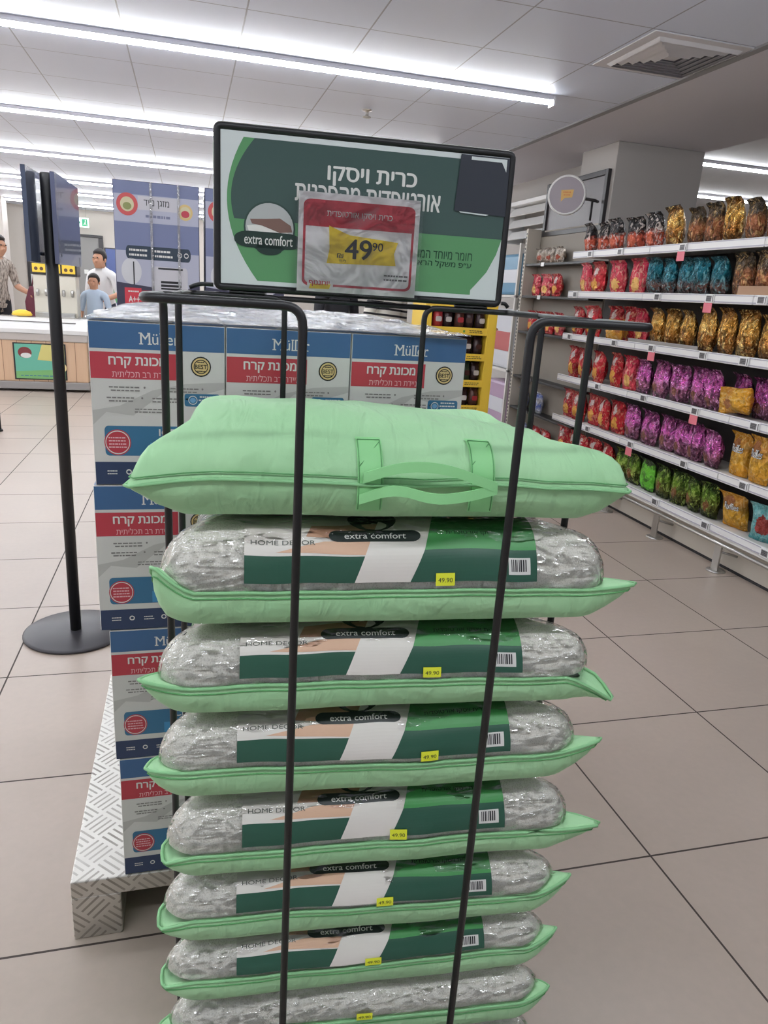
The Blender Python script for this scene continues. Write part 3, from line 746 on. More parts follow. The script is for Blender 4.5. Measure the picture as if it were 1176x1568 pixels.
for row in range(2):
    for li in range(4):
        for ci in range(3):
            x = LX[li]+ci*.2288; y = PY+.003+row*(BD+.006); z = .1525+li*(BH+.0012)
            if row == 0: lb, gp = 'ice maker carton with printed front, %s column, %s' % (COLN[ci], LAY[li].split(',')[0]), 'ice maker cartons on the pallet'
            elif li == 3: lb, gp = 'ice maker carton with only its top showing, %s column, %s' % (COLN[ci], 'rear row of the pallet'), 'ice maker cartons on the pallet'
            else: lb, gp = 'ice maker carton hidden behind the front row of the pallet', 'ice maker cartons inside the pallet load'
            t = thing('ice_maker_carton', lb, 'box', (x, y, z), 0, gp)
            for nm, me in zip(('carton', 'printed_label', 'tape'), cm):
                o = bpy.data.objects.new(nm, me); link(o); o.parent = t
# crumpled film over the top of the load
w = MB(); vs = []; nx_, ny_ = 60, 60
for j in range(ny_+1):
    for i in range(nx_+1):
        u, v = i/nx_, j/ny_; x = -.17+u*.70; y = PY-.004+v*.824
        e = min(u, 1-u, v, 1-v)
        vs.append((x, y, 1.3115+.013*min(1, e*14)*(.35+abs(noise.noise((x*7, y*9, 1.)))+.5*abs(noise.noise((x*19, y*15, 4.))))))
w.add(vs, [(j*(nx_+1)+i, j*(nx_+1)+i+1, (j+1)*(nx_+1)+i+1, (j+1)*(nx_+1)+i) for j in range(ny_) for i in range(nx_)], wrap_material('stretch_film', (24, 16, 20), .06), True)
tag(w.build('stretch_film'), 'crumpled clear stretch film lying over the tops of the cartons', 'film')

# ------------------------------------------------------------------ long white shelving with snack bags (runs along Y on the right)
SX = 2.87
LEVELS = [1.782, 1.495, 1.180, .862, .542, .247]
SNAME = ['top shelf', 'second shelf down', 'third shelf down', 'fourth shelf down', 'fifth shelf down', 'bottom shelf']
Y0, Y1 = 1.70, 5.33
shelf = thing('shelving_unit', 'long white supermarket shelving on the right, stocked with snack bags', 'shelves', (0, 0, 0))
BACKP = mat('shelf_back', (58, 54, 53), .6)
MB().bbox((3.195, Y0, .02), (3.215, Y1, 1.80), BACKP, .003).build('back_panel', shelf)
MB().bbox((2.95, Y0, .0), (2.965, Y1, .225), CREAM, .003).build('kick_panel', shelf)
MB().box((2.948, Y0, .0), (2.952, Y1, .016), INK).build('kick_dark_strip', shelf)  # thin dark strip along the foot of the kick panel
MB().tube([(2.852, Y0, .165), (2.852, Y1, .165)], .011, STEEL, 10).build('bumper_rail', shelf)
for y in (2.05, 2.62, 3.206, 3.787, 4.37, 4.95):
    f = MB(); f.lathe([(.052, 0), (.052, .006), (.02, .010)], (2.868, y, 0), STEEL, 18)
    f.bbox((2.852, y-.026, .006), (2.864, y+.026, .165), STEEL, .003); f.tube([(2.86, y-.01, .12), (2.95, y-.05, .10)], .007, STEEL, 8); f.build('foot', shelf)
LAB = mat('label_grey', (120, 118, 120), .4); LFR = mat('label_frame', (232, 232, 232), .35); PINK = mat('promo_pink', (226, 122, 136), .5)
ESL = [[(3.984, 0), (5.058, 0), (4.661, 0)], [(3.663, 0), (4.156, 0), (3.26, 0), (5.2, 0)], [(4.13, 0), (4.567, 0), (3.632, 0), (3.30, 0), (5.2, 0)],
       [(3.61, 0), (4.129, 0), (3.131, 0), (4.7, 0)], [(4.189, 0), (3.624, 0), (3.12, 0), (4.75, 0)], [(3.827, 0), (3.346, 0), (2.875, 0)]]
PROMO = [3.997, 3.673, 4.125, 3.617, 4.201, None]
for li, z in enumerate(LEVELS):
    bd = MB().bbox((SX, Y0, z-.030), (3.195, Y1, z-.012), SHELFW, .003).build('shelf_board', shelf)
    st = MB(); ys = [Y1, 4.33, 3.33, 2.33, Y0]
    if li == 5: st.add([(SX-.004, Y0, z-.060), (SX-.004, Y1, z-.060), (SX+.012, Y1, z), (SX+.012, Y0, z)], [(0, 3, 2, 1)], SHELFW)
    for a, b_ in zip(ys[1:], ys[:-1]): st.bbox((SX-.008, a+.003, z-.046), (SX+.004, b_-.003, z+.004), WHITE, .003)
    st.box((SX-.0095, Y0+.01, z-.041), (SX-.0075, Y1-.01, z-.034), mat('strip_edge', (176, 174, 186), .3)); st.box((SX-.0095, Y0+.01, z-.004), (SX-.0075, Y1-.01, z+.001), mat('strip_edge'))
    sp_ = st.build('price_strip', bd)
    for y, k in ESL[li]:
        pr = Print(); pr.rect(-.034, -.021, .034, .021, LFR, 0); pr.rect(-.027, -.016, .018, .016, LAB, 1); pr.squiggles(-.024, -.012, .015, .013, 3, INK, int(y*100)); pr.rect(.026, -.018, .031, .018, INK, 1)
        e = MB(); e.bbox((SX-.016, y-.036, z-.044), (SX-.0095, y+.036, z+.002), LFR, .002)
        pr.into(e, lambda a, b_, l: (SX-.0165-l, y-a, z-.021+b_), .0005); e.build('price_label', bd)
    if PROMO[li]:
        y = PROMO[li]; MB().bbox((SX-.0125, y-.035, z-.098), (SX-.0098, y+.035, z-.040), PINK, .001).build('promotion_tag', bd)
# little grey carton tray on the third shelf, brown one on the second
tag(MB().bbox((2.8785, 3.72, 1.170), (2.884, 4.44, 1.205), mat('grey_tray', (150, 146, 143), .5), .003).build('display_tray'), 'low grey tray lip along the third shelf, before the gold bags', 'tray')
tag(MB().bbox((2.879, 3.10, 1.485), (2.893, 3.48, 1.545), mat('cardboard', (176, 140, 112), .7), .003).build('cardboard_tray'), 'brown cardboard tray on the second shelf at the right edge', 'tray')

# bags -------------------------------------------------------------
BAGM = {
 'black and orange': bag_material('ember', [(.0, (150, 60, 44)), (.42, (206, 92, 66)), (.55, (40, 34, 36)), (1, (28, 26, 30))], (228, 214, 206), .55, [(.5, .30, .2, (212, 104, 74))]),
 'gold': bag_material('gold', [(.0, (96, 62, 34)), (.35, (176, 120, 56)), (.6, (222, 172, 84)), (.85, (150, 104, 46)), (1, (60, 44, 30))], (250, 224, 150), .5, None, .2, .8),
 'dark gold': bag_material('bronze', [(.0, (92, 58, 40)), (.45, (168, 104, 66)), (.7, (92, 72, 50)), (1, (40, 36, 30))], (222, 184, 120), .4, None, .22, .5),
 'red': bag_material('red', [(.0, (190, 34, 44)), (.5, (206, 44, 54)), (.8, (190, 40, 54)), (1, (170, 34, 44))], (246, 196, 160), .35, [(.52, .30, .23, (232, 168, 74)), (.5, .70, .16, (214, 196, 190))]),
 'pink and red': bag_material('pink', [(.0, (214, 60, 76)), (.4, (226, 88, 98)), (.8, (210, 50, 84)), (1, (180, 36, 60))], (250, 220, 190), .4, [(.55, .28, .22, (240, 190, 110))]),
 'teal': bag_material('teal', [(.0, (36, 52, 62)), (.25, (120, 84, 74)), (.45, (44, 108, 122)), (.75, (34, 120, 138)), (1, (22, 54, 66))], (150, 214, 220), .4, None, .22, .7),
 'magenta': bag_material('magenta', [(.0, (84, 50, 66)), (.3, (176, 112, 142)), (.55, (232, 116, 206)), (.8, (166, 74, 140)), (1, (56, 34, 54))], (250, 184, 232), .55, [(.45, .25, .16, (150, 104, 88))], .2, .75),  # bright pink foil highlights are put into the colour stops
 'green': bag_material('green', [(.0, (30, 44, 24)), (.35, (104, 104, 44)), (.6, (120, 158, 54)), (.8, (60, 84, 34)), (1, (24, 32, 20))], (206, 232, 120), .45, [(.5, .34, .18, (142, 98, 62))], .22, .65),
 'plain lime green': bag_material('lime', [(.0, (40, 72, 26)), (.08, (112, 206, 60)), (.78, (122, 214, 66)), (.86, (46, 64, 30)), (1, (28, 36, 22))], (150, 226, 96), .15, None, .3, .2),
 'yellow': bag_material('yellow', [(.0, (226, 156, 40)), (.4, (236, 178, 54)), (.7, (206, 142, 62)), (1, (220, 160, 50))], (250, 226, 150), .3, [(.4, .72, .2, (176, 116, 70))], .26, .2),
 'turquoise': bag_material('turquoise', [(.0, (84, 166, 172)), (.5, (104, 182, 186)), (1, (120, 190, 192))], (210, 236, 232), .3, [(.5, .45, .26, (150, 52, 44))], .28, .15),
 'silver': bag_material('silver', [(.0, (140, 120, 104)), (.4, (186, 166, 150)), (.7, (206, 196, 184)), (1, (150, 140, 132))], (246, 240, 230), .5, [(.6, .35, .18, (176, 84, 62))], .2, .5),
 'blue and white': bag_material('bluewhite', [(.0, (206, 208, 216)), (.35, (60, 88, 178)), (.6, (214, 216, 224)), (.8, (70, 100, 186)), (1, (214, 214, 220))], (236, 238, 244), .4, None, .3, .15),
}
def bag_point(u, v, side, w, h, d, seed):
    """u -1..1 across, v 0..1 up; plump sealed bag with flat crimped ends"""
    vv = max(0., min(1., (v-.03)/.86))
    g = math.sin(PI*min(1., vv**.82))**.6 if 0 < vv < 1 else 0.
    g = max(g, .34*(1-sstep(0, .2, v)))
    t = d/2*(max(0., 1-abs(u)**2.6))**.62*g
    x = u*w/2*(1-.09*g+.05*noise.noise((v*3, seed, 1.)))
    cr = (noise.noise((u*3.2+seed*7, v*5.5, side*2.+seed))*.5+abs(noise.noise((u*6+seed, v*9, side*5.)))*.5)*.016*(1-u*u*.7)
    z = h*v*(1+.03*noise.noise((u*2, seed*3, 2.)))
    lean = .012*math.sin(v*3)
    return (x, side*(t+cr)+lean-.02*sstep(.86, 1, v), z)
def bag_mesh(kind, seed, w, h, d):
    nu, nv = 14, 20; m = MB(); vs = []; fs = []
    for side in (-1, 1):
        o = len(vs)
        for j in range(nv+1):
            for i in range(nu+1): vs.append(bag_point(-1+2*i/nu, j/nv, side, w, h, d, seed))
        for j in range(nv):
            for i in range(nu):
                a = o+j*(nu+1)+i; f = (a, a+1, a+nu+2, a+nu+1); fs.append(f if side < 0 else f[::-1])
    n1 = (nu+1)*(nv+1)
    for j in range(nv):
        for i, s_ in ((0, 1), (nu, -1)):
            a = j*(nu+1)+i; b_ = a+nu+1; f = (a, b_, b_+n1, a+n1); fs.append(f if s_ > 0 else f[::-1])
    fs.append(tuple(range(0, nu+1))[::-1]+tuple(n1+i for i in range(nu+1)))
    t0 = nv*(nu+1); fs.append(tuple(t0+i for i in range(nu+1))+tuple(n1+t0+i for i in range(nu, -1, -1)))
    m.add(vs, fs, BAGM[kind], True)
    z0 = min(p[2] for p in m.v); m.v = [(x, y, z-z0) for x, y, z in m.v]
    return m.data('snack_bag')
BAGV = {}
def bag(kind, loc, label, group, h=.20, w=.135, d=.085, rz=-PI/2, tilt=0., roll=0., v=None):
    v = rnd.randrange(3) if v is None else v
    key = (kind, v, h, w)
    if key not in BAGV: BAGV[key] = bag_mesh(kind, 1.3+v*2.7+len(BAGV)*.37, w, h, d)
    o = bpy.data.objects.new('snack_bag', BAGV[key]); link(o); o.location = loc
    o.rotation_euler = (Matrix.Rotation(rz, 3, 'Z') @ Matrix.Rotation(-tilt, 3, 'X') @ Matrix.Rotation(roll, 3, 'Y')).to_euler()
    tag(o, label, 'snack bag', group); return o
K = {'k': 'black and orange', 'g': 'gold', 'd': 'dark gold', 'r': 'red', 'p': 'pink and red', 't': 'teal', 'm': 'magenta', 'e': 'green', 'l': 'plain lime green', 'y': 'yellow', 'q': 'turquoise', 's': 'silver', 'b': 'blue and white'}
SHELVED = [
 [('k', 5.26), ('k', 5.08), ('k', 4.88), ('k', 4.66), ('k', 4.43), ('g', 4.22), ('d', 4.03), ('d', 3.87), ('g', 3.71), ('d', 3.54), ('d', 3.38)],
 [('p', 5.25), ('r', 5.06), ('p', 4.80), ('p', 4.56), ('t', 4.37), ('t', 4.21), ('t', 4.05), ('t', 3.90), ('t', 3.73), ('d', 3.54), ('d', 3.36)],
 [('r', 5.27), ('r', 5.06), ('r', 4.87), ('r', 4.68), ('p', 4.52), ('g', 4.23), ('g', 4.09), ('g', 3.95), ('g', 3.76), ('g', 3.59), ('g', 3.43), ('g', 3.27)],
 [('r', 5.25), ('r', 5.09), ('r', 4.88), ('r', 4.66), ('p', 4.49), ('m', 4.33), ('m', 4.12), ('m', 3.92), ('m', 3.74), ('m', 3.60), ('m', 3.45), ('m', 3.29), ('m', 3.13)],
 [('r', 5.27), ('r', 5.08), ('r', 4.88), ('r', 4.70), ('r', 4.53), ('m', 4.35), ('m', 4.16), ('m', 3.97), ('m', 3.82), ('m', 3.68), ('m', 3.51), ('y', 3.31), ('y', 3.14)],
 [('r', 5.27), ('r', 5.08), ('r', 4.92), ('r', 4.75), ('r', 4.58), ('e', 4.41), ('e', 4.25), ('l', 4.07), ('e', 3.90), ('e', 3.75), ('e', 3.60), ('e', 3.46)],
]
ORDN = ['first', 'second', 'third', 'fourth', 'fifth', 'sixth', 'seventh', 'eighth', 'ninth']
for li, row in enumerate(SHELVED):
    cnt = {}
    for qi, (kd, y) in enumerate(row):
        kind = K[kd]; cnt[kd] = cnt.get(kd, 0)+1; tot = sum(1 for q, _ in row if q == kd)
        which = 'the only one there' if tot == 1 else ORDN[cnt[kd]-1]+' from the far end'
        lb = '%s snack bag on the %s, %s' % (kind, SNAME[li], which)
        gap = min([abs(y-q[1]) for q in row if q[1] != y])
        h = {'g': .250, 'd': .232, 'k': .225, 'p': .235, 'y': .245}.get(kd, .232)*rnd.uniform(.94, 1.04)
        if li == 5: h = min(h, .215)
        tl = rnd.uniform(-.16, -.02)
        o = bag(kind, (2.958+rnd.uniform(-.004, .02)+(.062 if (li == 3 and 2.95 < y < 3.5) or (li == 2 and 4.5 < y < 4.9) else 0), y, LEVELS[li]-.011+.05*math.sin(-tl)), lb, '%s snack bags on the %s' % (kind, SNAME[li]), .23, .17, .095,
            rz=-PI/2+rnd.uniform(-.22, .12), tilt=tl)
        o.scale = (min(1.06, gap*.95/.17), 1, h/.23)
# fallen and lying bags
bag('yellow', (2.925, 4.78, LEVELS[2]+.080), 'yellow snack bag fallen on its side on the third shelf among the red ones', None, .21, .15, rz=-PI/2, roll=PI/2, v=1)
bag('yellow', (2.926, 3.27, LEVELS[3]+.092), 'yellow snack bag lying on its side at the fourth shelf edge, before magenta ones', None, .23, .15, rz=-PI/2-.04, roll=-1.68, tilt=-.03, v=2)
yb = bag('yellow', (2.955, 3.27, LEVELS[5]+.006), 'yellow snack bag slumped at the bottom shelf beside the turquoise one', None, .22, .18, rz=-PI/2+.15, tilt=-.30, v=0)
bag('turquoise', (2.95, 3.03, LEVELS[5]-.004), 'turquoise snack bag with dark red print at the right edge of the bottom shelf', None, .21, .17, rz=-PI/2+.3, tilt=-.15, v=0)
def settle(o, z, xmin):
    M = Matrix.Translation(o.location) @ o.rotation_euler.to_matrix().to_4x4(); P = [M @ v.co for v in o.data.vertices]
    o.location.z += z-min(p.z for p in P); o.location.x += max(0, xmin-min(p.x for p in P))
for o in list(COL.objects):
    if o.name.startswith('snack_bag'):
        lb = o.get('label', '')
        for key, li in (('fallen on its side', 2), ('lying on its side', 3), ('slumped at', 5), ('turquoise snack', 5)):
            if key in lb: settle(o, LEVELS[li]-.011, 2.878 if li != 5 else 2.9)
# lettering on the yellow bags
for o in [q for q in COL.objects if q.get('label', '').startswith('yellow snack bag on the fifth')]+[yb]:
    nm = o.data; w, h = (.17, .23) if o is not yb else (.18, .22)
    pr = Print(); pr.text('Ruffles', 0.02, .63, .17, PAPER, 1.15, 1, .03, slant=.25); p2 = Print(); p2.text('Ruffles', 0.02, .63, .17, INK, 1.15, 0, .075, slant=.25)
    mb = MB()
    yof = min(v.co.y for v in nm.vertices)
    def onbag(a, b_, l):
        # nearest front vertex gives the depth of the foil there
        x, z = a*w/2*.9, b_*h
        best = min((v.co for v in nm.vertices), key=lambda c: (c.x-x)**2+(c.z-z)**2+(.01 if c.y > 0 else 0))
        return (x, best.y-.003-l, z)
    p2.into(mb, onbag); pr.into(mb, onbag, .0015); q = mb.build('logo_lettering', o); q['label'] = 'white slanted brand lettering'

# black far bay -----------------------------------------------------
bay = thing('shelving_bay', 'shallow far shelving bay with black shelves and beige back, past the white one', 'shelves', (0, 0, 0))
MB().bbox((3.195, 5.36, .02), (3.212, 6.62, 2.04), mat('bay_back', (146, 138, 128), .6), .003).build('back_panel', bay)
up_ = MB(); up_.bbox((3.06, 6.60, 0), (3.195, 6.64, 2.05), CREAM, .004)
for i in range(60): up_.box((3.058, 6.612, .05+i*.033), (3.0605, 6.628, .068+i*.033), INK)
up_.build('slotted_upright', bay)
MB().bbox((3.08, 5.36, 0), (3.195, 6.60, .10), CREAM, .003).build('kick_panel', bay)
BL = [1.75, 1.467, 1.144, .727, .426, .12]
for z in BL:
    bd = MB().bbox((3.065, 5.36, z-.03), (3.195, 6.60, z-.008), BLACK, .003).build('shelf_board', bay)
    MB().bbox((3.058, 6.2, z-.038), (3.063, 6.26, z-.004), LFR, .001).build('price_label', bd)
FAR = [[('s', 6.42), ('s', 6.24), ('s', 6.06)], [('p', 6.44), ('p', 6.24), ('r', 6.04)], [('r', 6.44), ('r', 6.26), ('r', 6.08), ('p', 5.9)], [], [('b', 6.44), ('b', 6.14)], [('b', 6.40), ('r', 6.1), ('r', 5.9)]]
for li, row in enumerate(FAR):
    cnt = {}
    for kd, y in row:
        cnt[kd] = cnt.get(kd, 0)+1; tot = sum(1 for q, _ in row if q == kd)
        which = 'the only one there' if tot == 1 else ORDN[cnt[kd]-1]+' from the slotted upright'
        bag(K[kd], (3.128, y, BL[li]-.005), '%s bag in the black-shelved bay, %s, %s' % (K[kd], SNAME[li], which), 'bags in the black-shelved bay', .13 if kd == 's' else .19, .17, .075, rz=-PI/2+rnd.uniform(-.08, .08), tilt=-.03)

# things on the right wall -------------------------------------------
pn = thing('wall_panel', 'grey metal-framed panel fixed high on the side of the grey pillar', 'panel', (3.218, 5.54, 1.985))
MB().bbox((-.012, .04, .04), (0, 1.00, .41), mat('panel_face', (106, 100, 103), .4), .003).build('face', pn)
fr = MB()
for q in (((-.03, 0, 0), (0, .045, .45)), ((-.03, 1.00, 0), (0, 1.04, .45)), ((-.03, .045, 0), (0, 1.00, .04)), ((-.03, .045, .41), (0, 1.00, .45))): fr.bbox(*q, DARK, .003)
fr.build('frame', pn)
lv = thing('louvred_shutter', 'white slatted shutter unit on the wall behind the round sign', 'shutter', (3.5, 6.45, 1.99))
fr = MB()
for q in (((-.20, 1.22, 0), (0, 1.26, .40)), ((-.20, 0, 0), (0, .04, .40)), ((-.20, .04, .36), (0, 1.22, .40))): fr.bbox(*q, WHITE, .004)
fr.build('frame', lv)
for i in range(3):
    b_ = MB(); z = .03+i*.115; b_.add([(-.21, .04, z), (-.21, 1.22, z), (-.13, 1.22, z+.085), (-.13, .04, z+.085), (-.20, .04, z-.006), (-.20, 1.22, z-.006), (-.12, 1.22, z+.079), (-.12, .04, z+.079)], [(0, 3, 2, 1), (4, 5, 6, 7), (0, 1, 5, 4), (2, 3, 7, 6), (0, 4, 7, 3), (1, 2, 6, 5)], WHITE); b_.build('slat', lv)
rs = thing('round_sign', 'round grey hanging sign with white rim and yellow mark, above the far bags', 'sign', (2.93, 5.68, 2.23), -.60)
b_ = MB(); N = 40; R_ = .15
rings = [[(r*math.cos(2*PI*k/N), y, r*math.sin(2*PI*k/N)) for k in range(N)] for r, y in ((R_-.016, -.020), (R_-.004, -.022), (R_, -.012), (R_, .010), (R_-.004, .014))]
b_.loft(rings, WHITE, False, True); b_.build('rim', rs)
pr = Print(); pr.disc(0, 0, R_-.015, R_-.015, mat('round_sign_face', (150, 140, 148), .4), 0, 40); pr.poly([(-.045, .035), (.052, .04), (.045, -.018), (-.012, -.022), (-.04, -.05)], mat('round_sign_yellow', (222, 176, 96), .5), 1); pr.squiggles(-.03, -.01, .04, .03, 2, mat('round_sign_ink', (206, 120, 60), .5), 2)
b_ = MB(); pr.into(b_, lambda a, c, l: (a, -.018-l, c), .001); b_.build('face', rs)
MB().tube([(.12, .0, -.02), (.22, .04, -.03), (.235, .10, -.03)], .012, DARK, 8).build('bracket', rs)
MB().tube([(.20, .035, -.03), (.20, .035, -.18)], .009, DARK, 8).build('stem', rs)

# stacked packs past the black bay
st = thing('wall_rack', 'narrow white rack of bulky packs between the yellow rack and slotted upright', 'rack', (3.16, 6.95, 0))
for z in (.12, .72, 1.46): MB().bbox((0, 0, z-.025), (.32, .62, z), SHELFW, .003).build('shelf_board', st)
for x in (0, .29):
    for y in (0, .59): MB().bbox((x, y, 0), (x+.03, y+.03, 1.95), SHELFW, .003).build('post', st)
def pack(name, z, h, m1, m2, label):
    b_ = MB(); b_.bbox((.035, .04, z), (.285, .58, z+h), m1, .03); o = b_.build('pack_body', None); 
    t = thing(name, label, 'pack', (3.16, 6.95, 0)); o.parent = t
    MB().bbox((.031, .10, z+h*.3), (.0345, .52, z+h*.62), m2, .001).build('printed_band', t)
PB1 = mat('pack_blue', (92, 140, 170), .3); PW1 = mat('pack_white', (206, 208, 214), .35); PP1 = mat('pack_lilac', (176, 150, 176), .35)
pack('drinks_pack', 1.461, .40, PB1, PW1, 'blue shrink-wrapped pack on the narrow white rack, highest of three')
pack('paper_pack', .721, .60, PW1, mat('pack_red', (186, 96, 96), .4), 'white bulky pack with a red band, middle of the narrow white rack')
pack('paper_pack', .121, .46, PP1, PW1, 'lilac pack at the foot of the narrow white rack')

# yellow sweets rack -------------------------------------------------
YP = mat('yellow_paint', (238, 200, 66), .4)
yr = thing('sweets_rack', 'tall rack with yellow post and yellow price strips, behind the right cartons', 'rack', (1.60, 5.0, 0))
MB().bbox((.475, -.02, 0), (.545, .30, 1.90), YP, .004).build('post', yr)
MB().bbox((0, -.02, 0), (.05, .30, 1.90), YP, .004).build('post', yr)
MB().bbox((.05, .28, .05), (.475, .30, 1.88), BACKP, .003).build('back_panel', yr)
YZ = [.26, .447, .633, .816, 1.004, 1.185, 1.37, 1.56, 1.74]
for z in YZ:
    bd = MB().bbox((.05, -.01, z-.014), (.475, .28, z), BACKP, .003).build('shelf_board', yr)
    pr = Print(); pr.rect(.05, z-.04, .475, z+.006, YP, 0); pr.squiggles(.33, z-.03, .45, z-.005, 2, INK, int(z*100)); pr.rect(.29, z-.026, .305, z-.010, mat('strip_green', (96, 150, 60), .5), 1)
    b_ = MB(); b_.box((.05, -.022, z-.042), (.475, -.011, z+.008), YP); pr.into(b_, lambda a, c, l: (a, -.0225-l, c), .0008); b_.build('price_strip', bd)
DK = [mat('sweets_dark', (58, 40, 42), .25, .3), mat('sweets_brown', (84, 52, 46), .25, .3), mat('sweets_red', (176, 52, 56), .3, .2), mat('sweets_green', (52, 66, 48), .3, .2), mat('sweets_white', (206, 200, 196), .3)]
def sweets(m1, m2):
    b_ = MB(); P_ = []
    for z, w, d in ((0, .030, .020), (.01, .036, .028), (.05, .036, .030), (.09, .033, .024), (.115, .028, .012), (.122, .033, .004), (.14, .034, .003)):
        P_.append([(w*math.cos(2*PI*k/12)*(1+.1*math.cos(4*PI*k/12)), d*math.sin(2*PI*k/12), z) for k in range(12)])
    b_.loft(P_, m1); pr = Print(); pr.rrect(-.022, .04, .022, .075, .01, m2, 0); pr.into(b_, lambda a, c, l: (a, -.0305-l, c)); return b_.data('sweets_bag')
SV = [sweets(DK[0], DK[4]), sweets(DK[1], DK[2]), sweets(DK[2], DK[4]), sweets(DK[3], DK[1]), sweets(DK[0], DK[1])]
SCOL = ['dark pack with white patch', 'brown pack with red patch', 'red pack with white patch', 'dark green pack', 'plain dark pack']
YNAME = {8: 'highest shelf', 7: 'second shelf down', 6: 'third shelf down', 5: 'fourth shelf down', 4: 'fifth shelf down', 3: 'sixth shelf down', 2: 'seventh shelf down'}
PICK = {6: [2, 0, 4, 0, 1], 5: [0, 4, 1, 0, 2], 4: [4, 0, 1, 0, 2], 3: [0, 3, 4, 0, 2], 2: [1, 0, 3, 4, 1], 7: [0, 1, 2, 4, 0], 8: [3, 4, 0, 1, 2]}
for i, row in PICK.items():
    for j, k in enumerate(row):
        o = bpy.data.objects.new('sweets_bag', SV[k]); link(o); o.location = (1.60+.435-j*.081, 5.035+rnd.uniform(-.005, .02), YZ[i]+.0005); o.rotation_euler = (0, 0, rnd.uniform(-.25, .25))
        tag(o, '%s on the yellow rack %s, %s from right post' % (SCOL[k], YNAME[i].replace(' down', ''), ORDN[j]), 'sweets', 'sweets on the yellow rack')

# portable air conditioner cartons ------------------------------------
AW, AH, AD = .405, .845, .40
def ac_mesh():
    pr = Print(); LV = mat('ac_lavender', (176, 178, 196), .4); AB = mat('ac_blue', (116, 124, 158), .4); AN = mat('ac_navy', (62, 60, 80), .4); AG = mat('ac_grey', (196, 194, 200), .4)
    pr.rect(0, 0, 1, 1, LV, 0); pr.rect(0, .93, 1, 1, AB, 1); pr.rect(0, .62, 1, .78, AB, .5); pr.patch(((0, 0), (.42, 0), (.42, .42), (0, .44)), AN, 1); pr.patch(((.86, 0), (1, 0), (1, .46), (.86, .42)), AN, 1)
    pr.rect(.28, .85, .78, .925, AG, 1); pr.text('מזגן נייד', .50, .885, .045, INK, .30, 2); pr.squiggles(.36, .80, .66, .835, 1, mat('ac_faint_ink', (120, 124, 150), .5), 3)
    for cx, c1 in ((.155, mat('medal_red', (200, 84, 84), .4)), (.84, GOLD)): pr.disc(cx, .875 if cx < .5 else .855, .125 if cx < .5 else .09, .062 if cx < .5 else .045, c1, 3); pr.disc(cx, .875 if cx < .5 else .855, .08 if cx < .5 else .065, .04 if cx < .5 else .032, mat('medal_cream', (206, 198, 160), .4), 4); pr.disc(cx, (.865 if cx < .5 else .845), .05, .02, CR if cx > .5 else mat('medal_olive', (140, 146, 90), .5), 5)
    pr.rrect(.12, .575, .90, .65, .035, mat('ac_pill', (44, 58, 74), .4), 2)
    for x0 in (.15, .44): pr.squiggles(x0, .585, x0+.24, .64, 2, PAPER, int(x0*50), 3)
    for x in (.765, .845): pr.ring(x, .612, .028, .015, .006, PAPER, 3)
    pr.disc(.18, .505, .12, .075, mat('ac_white', (206, 206, 210), .4), 2); pr.rect(.20, .43, .215, .56, INK, 3)
    pr.rrect(.44, .02, .86, .54, .03, AG, 3); pr.rect(.50, .525, .80, .535, INK, 4); pr.rect(.53, .41, .78, .46, INK, 4); pr.rect(.52, .42, .79, .426, AG, 5); pr.rect(.52, .44, .79, .446, AG, 5); pr.rect(.62, .335, .72, .341, INK, 4)
    pr.rect(.10, .30, .42, .40, mat('ac_maroon', (128, 52, 64), .4), 2); pr.rect(.09, .30, .29, .41, mat('ac_red', (206, 62, 76), .4), 3); pr.text('A++', .20, .345, .036, PAPER, .13, 4, .03); pr.squiggles(.12, .38, .27, .40, 1, PAPER, 6, 4)
    pr.rrect(.13, .10, .27, .26, .02, AG, 3)
    for i in range(3):
        for j in range(4): pr.rect(.165+i*.03, .13+j*.028, .185+i*.03, .15+j*.028, INK, 4)
    m = MB(); m.bbox((0, 0, 0), (AW, AD, AH), mat('ac_side', (56, 60, 92), .4), .004)
    q = MB(); pr.into(q, lambda a, c, l: (.003+a*(AW-.006), -.0008-l, .003+c*(AH-.006)), .0005)
    s_ = MB()
    for x in (.17, .30): s_.box((x, -.0075, .0), (x+.012, -.0055, AH), wrap_material('wrap_glare_film', (20, 20, 20), .25))  # translucent bands added for the light streaks on the stretch wrap
    return m.data('ac_carton'), q.data('ac_print'), s_.data('ac_wrap_glare')
acm = ac_mesh()
bp = thing('wooden_pallet', 'plain low pallet under the air conditioner cartons, behind the ice makers', 'pallet', (-.36, 3.98, 0))
for i in range(5): MB().bbox((0, i*.09, .12), (.86, i*.09+.07, .14), mat('raw_wood', (176, 146, 112), .7), .002).build('board', bp)
for x in (0, .38, .76): MB().bbox((x, 0, 0), (x+.10, .43, .12), mat('raw_wood'), .003).build('bearer', bp)
for i, x in enumerate((-.345, .088)):
    for j in range(2):
        t = thing('air_conditioner_carton', '%s portable air conditioner carton, %s, behind the ice makers' % (('lower', 'upper')[j], ('left column', 'right column partly behind sign')[i]), 'box', (x, 4.0, .1405+j*(AH+.002)), 0, 'air conditioner cartons')
        for nm, me in zip(('carton', 'printed_label', 'wrap_glare_bands'), acm):
            o = bpy.data.objects.new(nm, me); link(o); o.parent = t

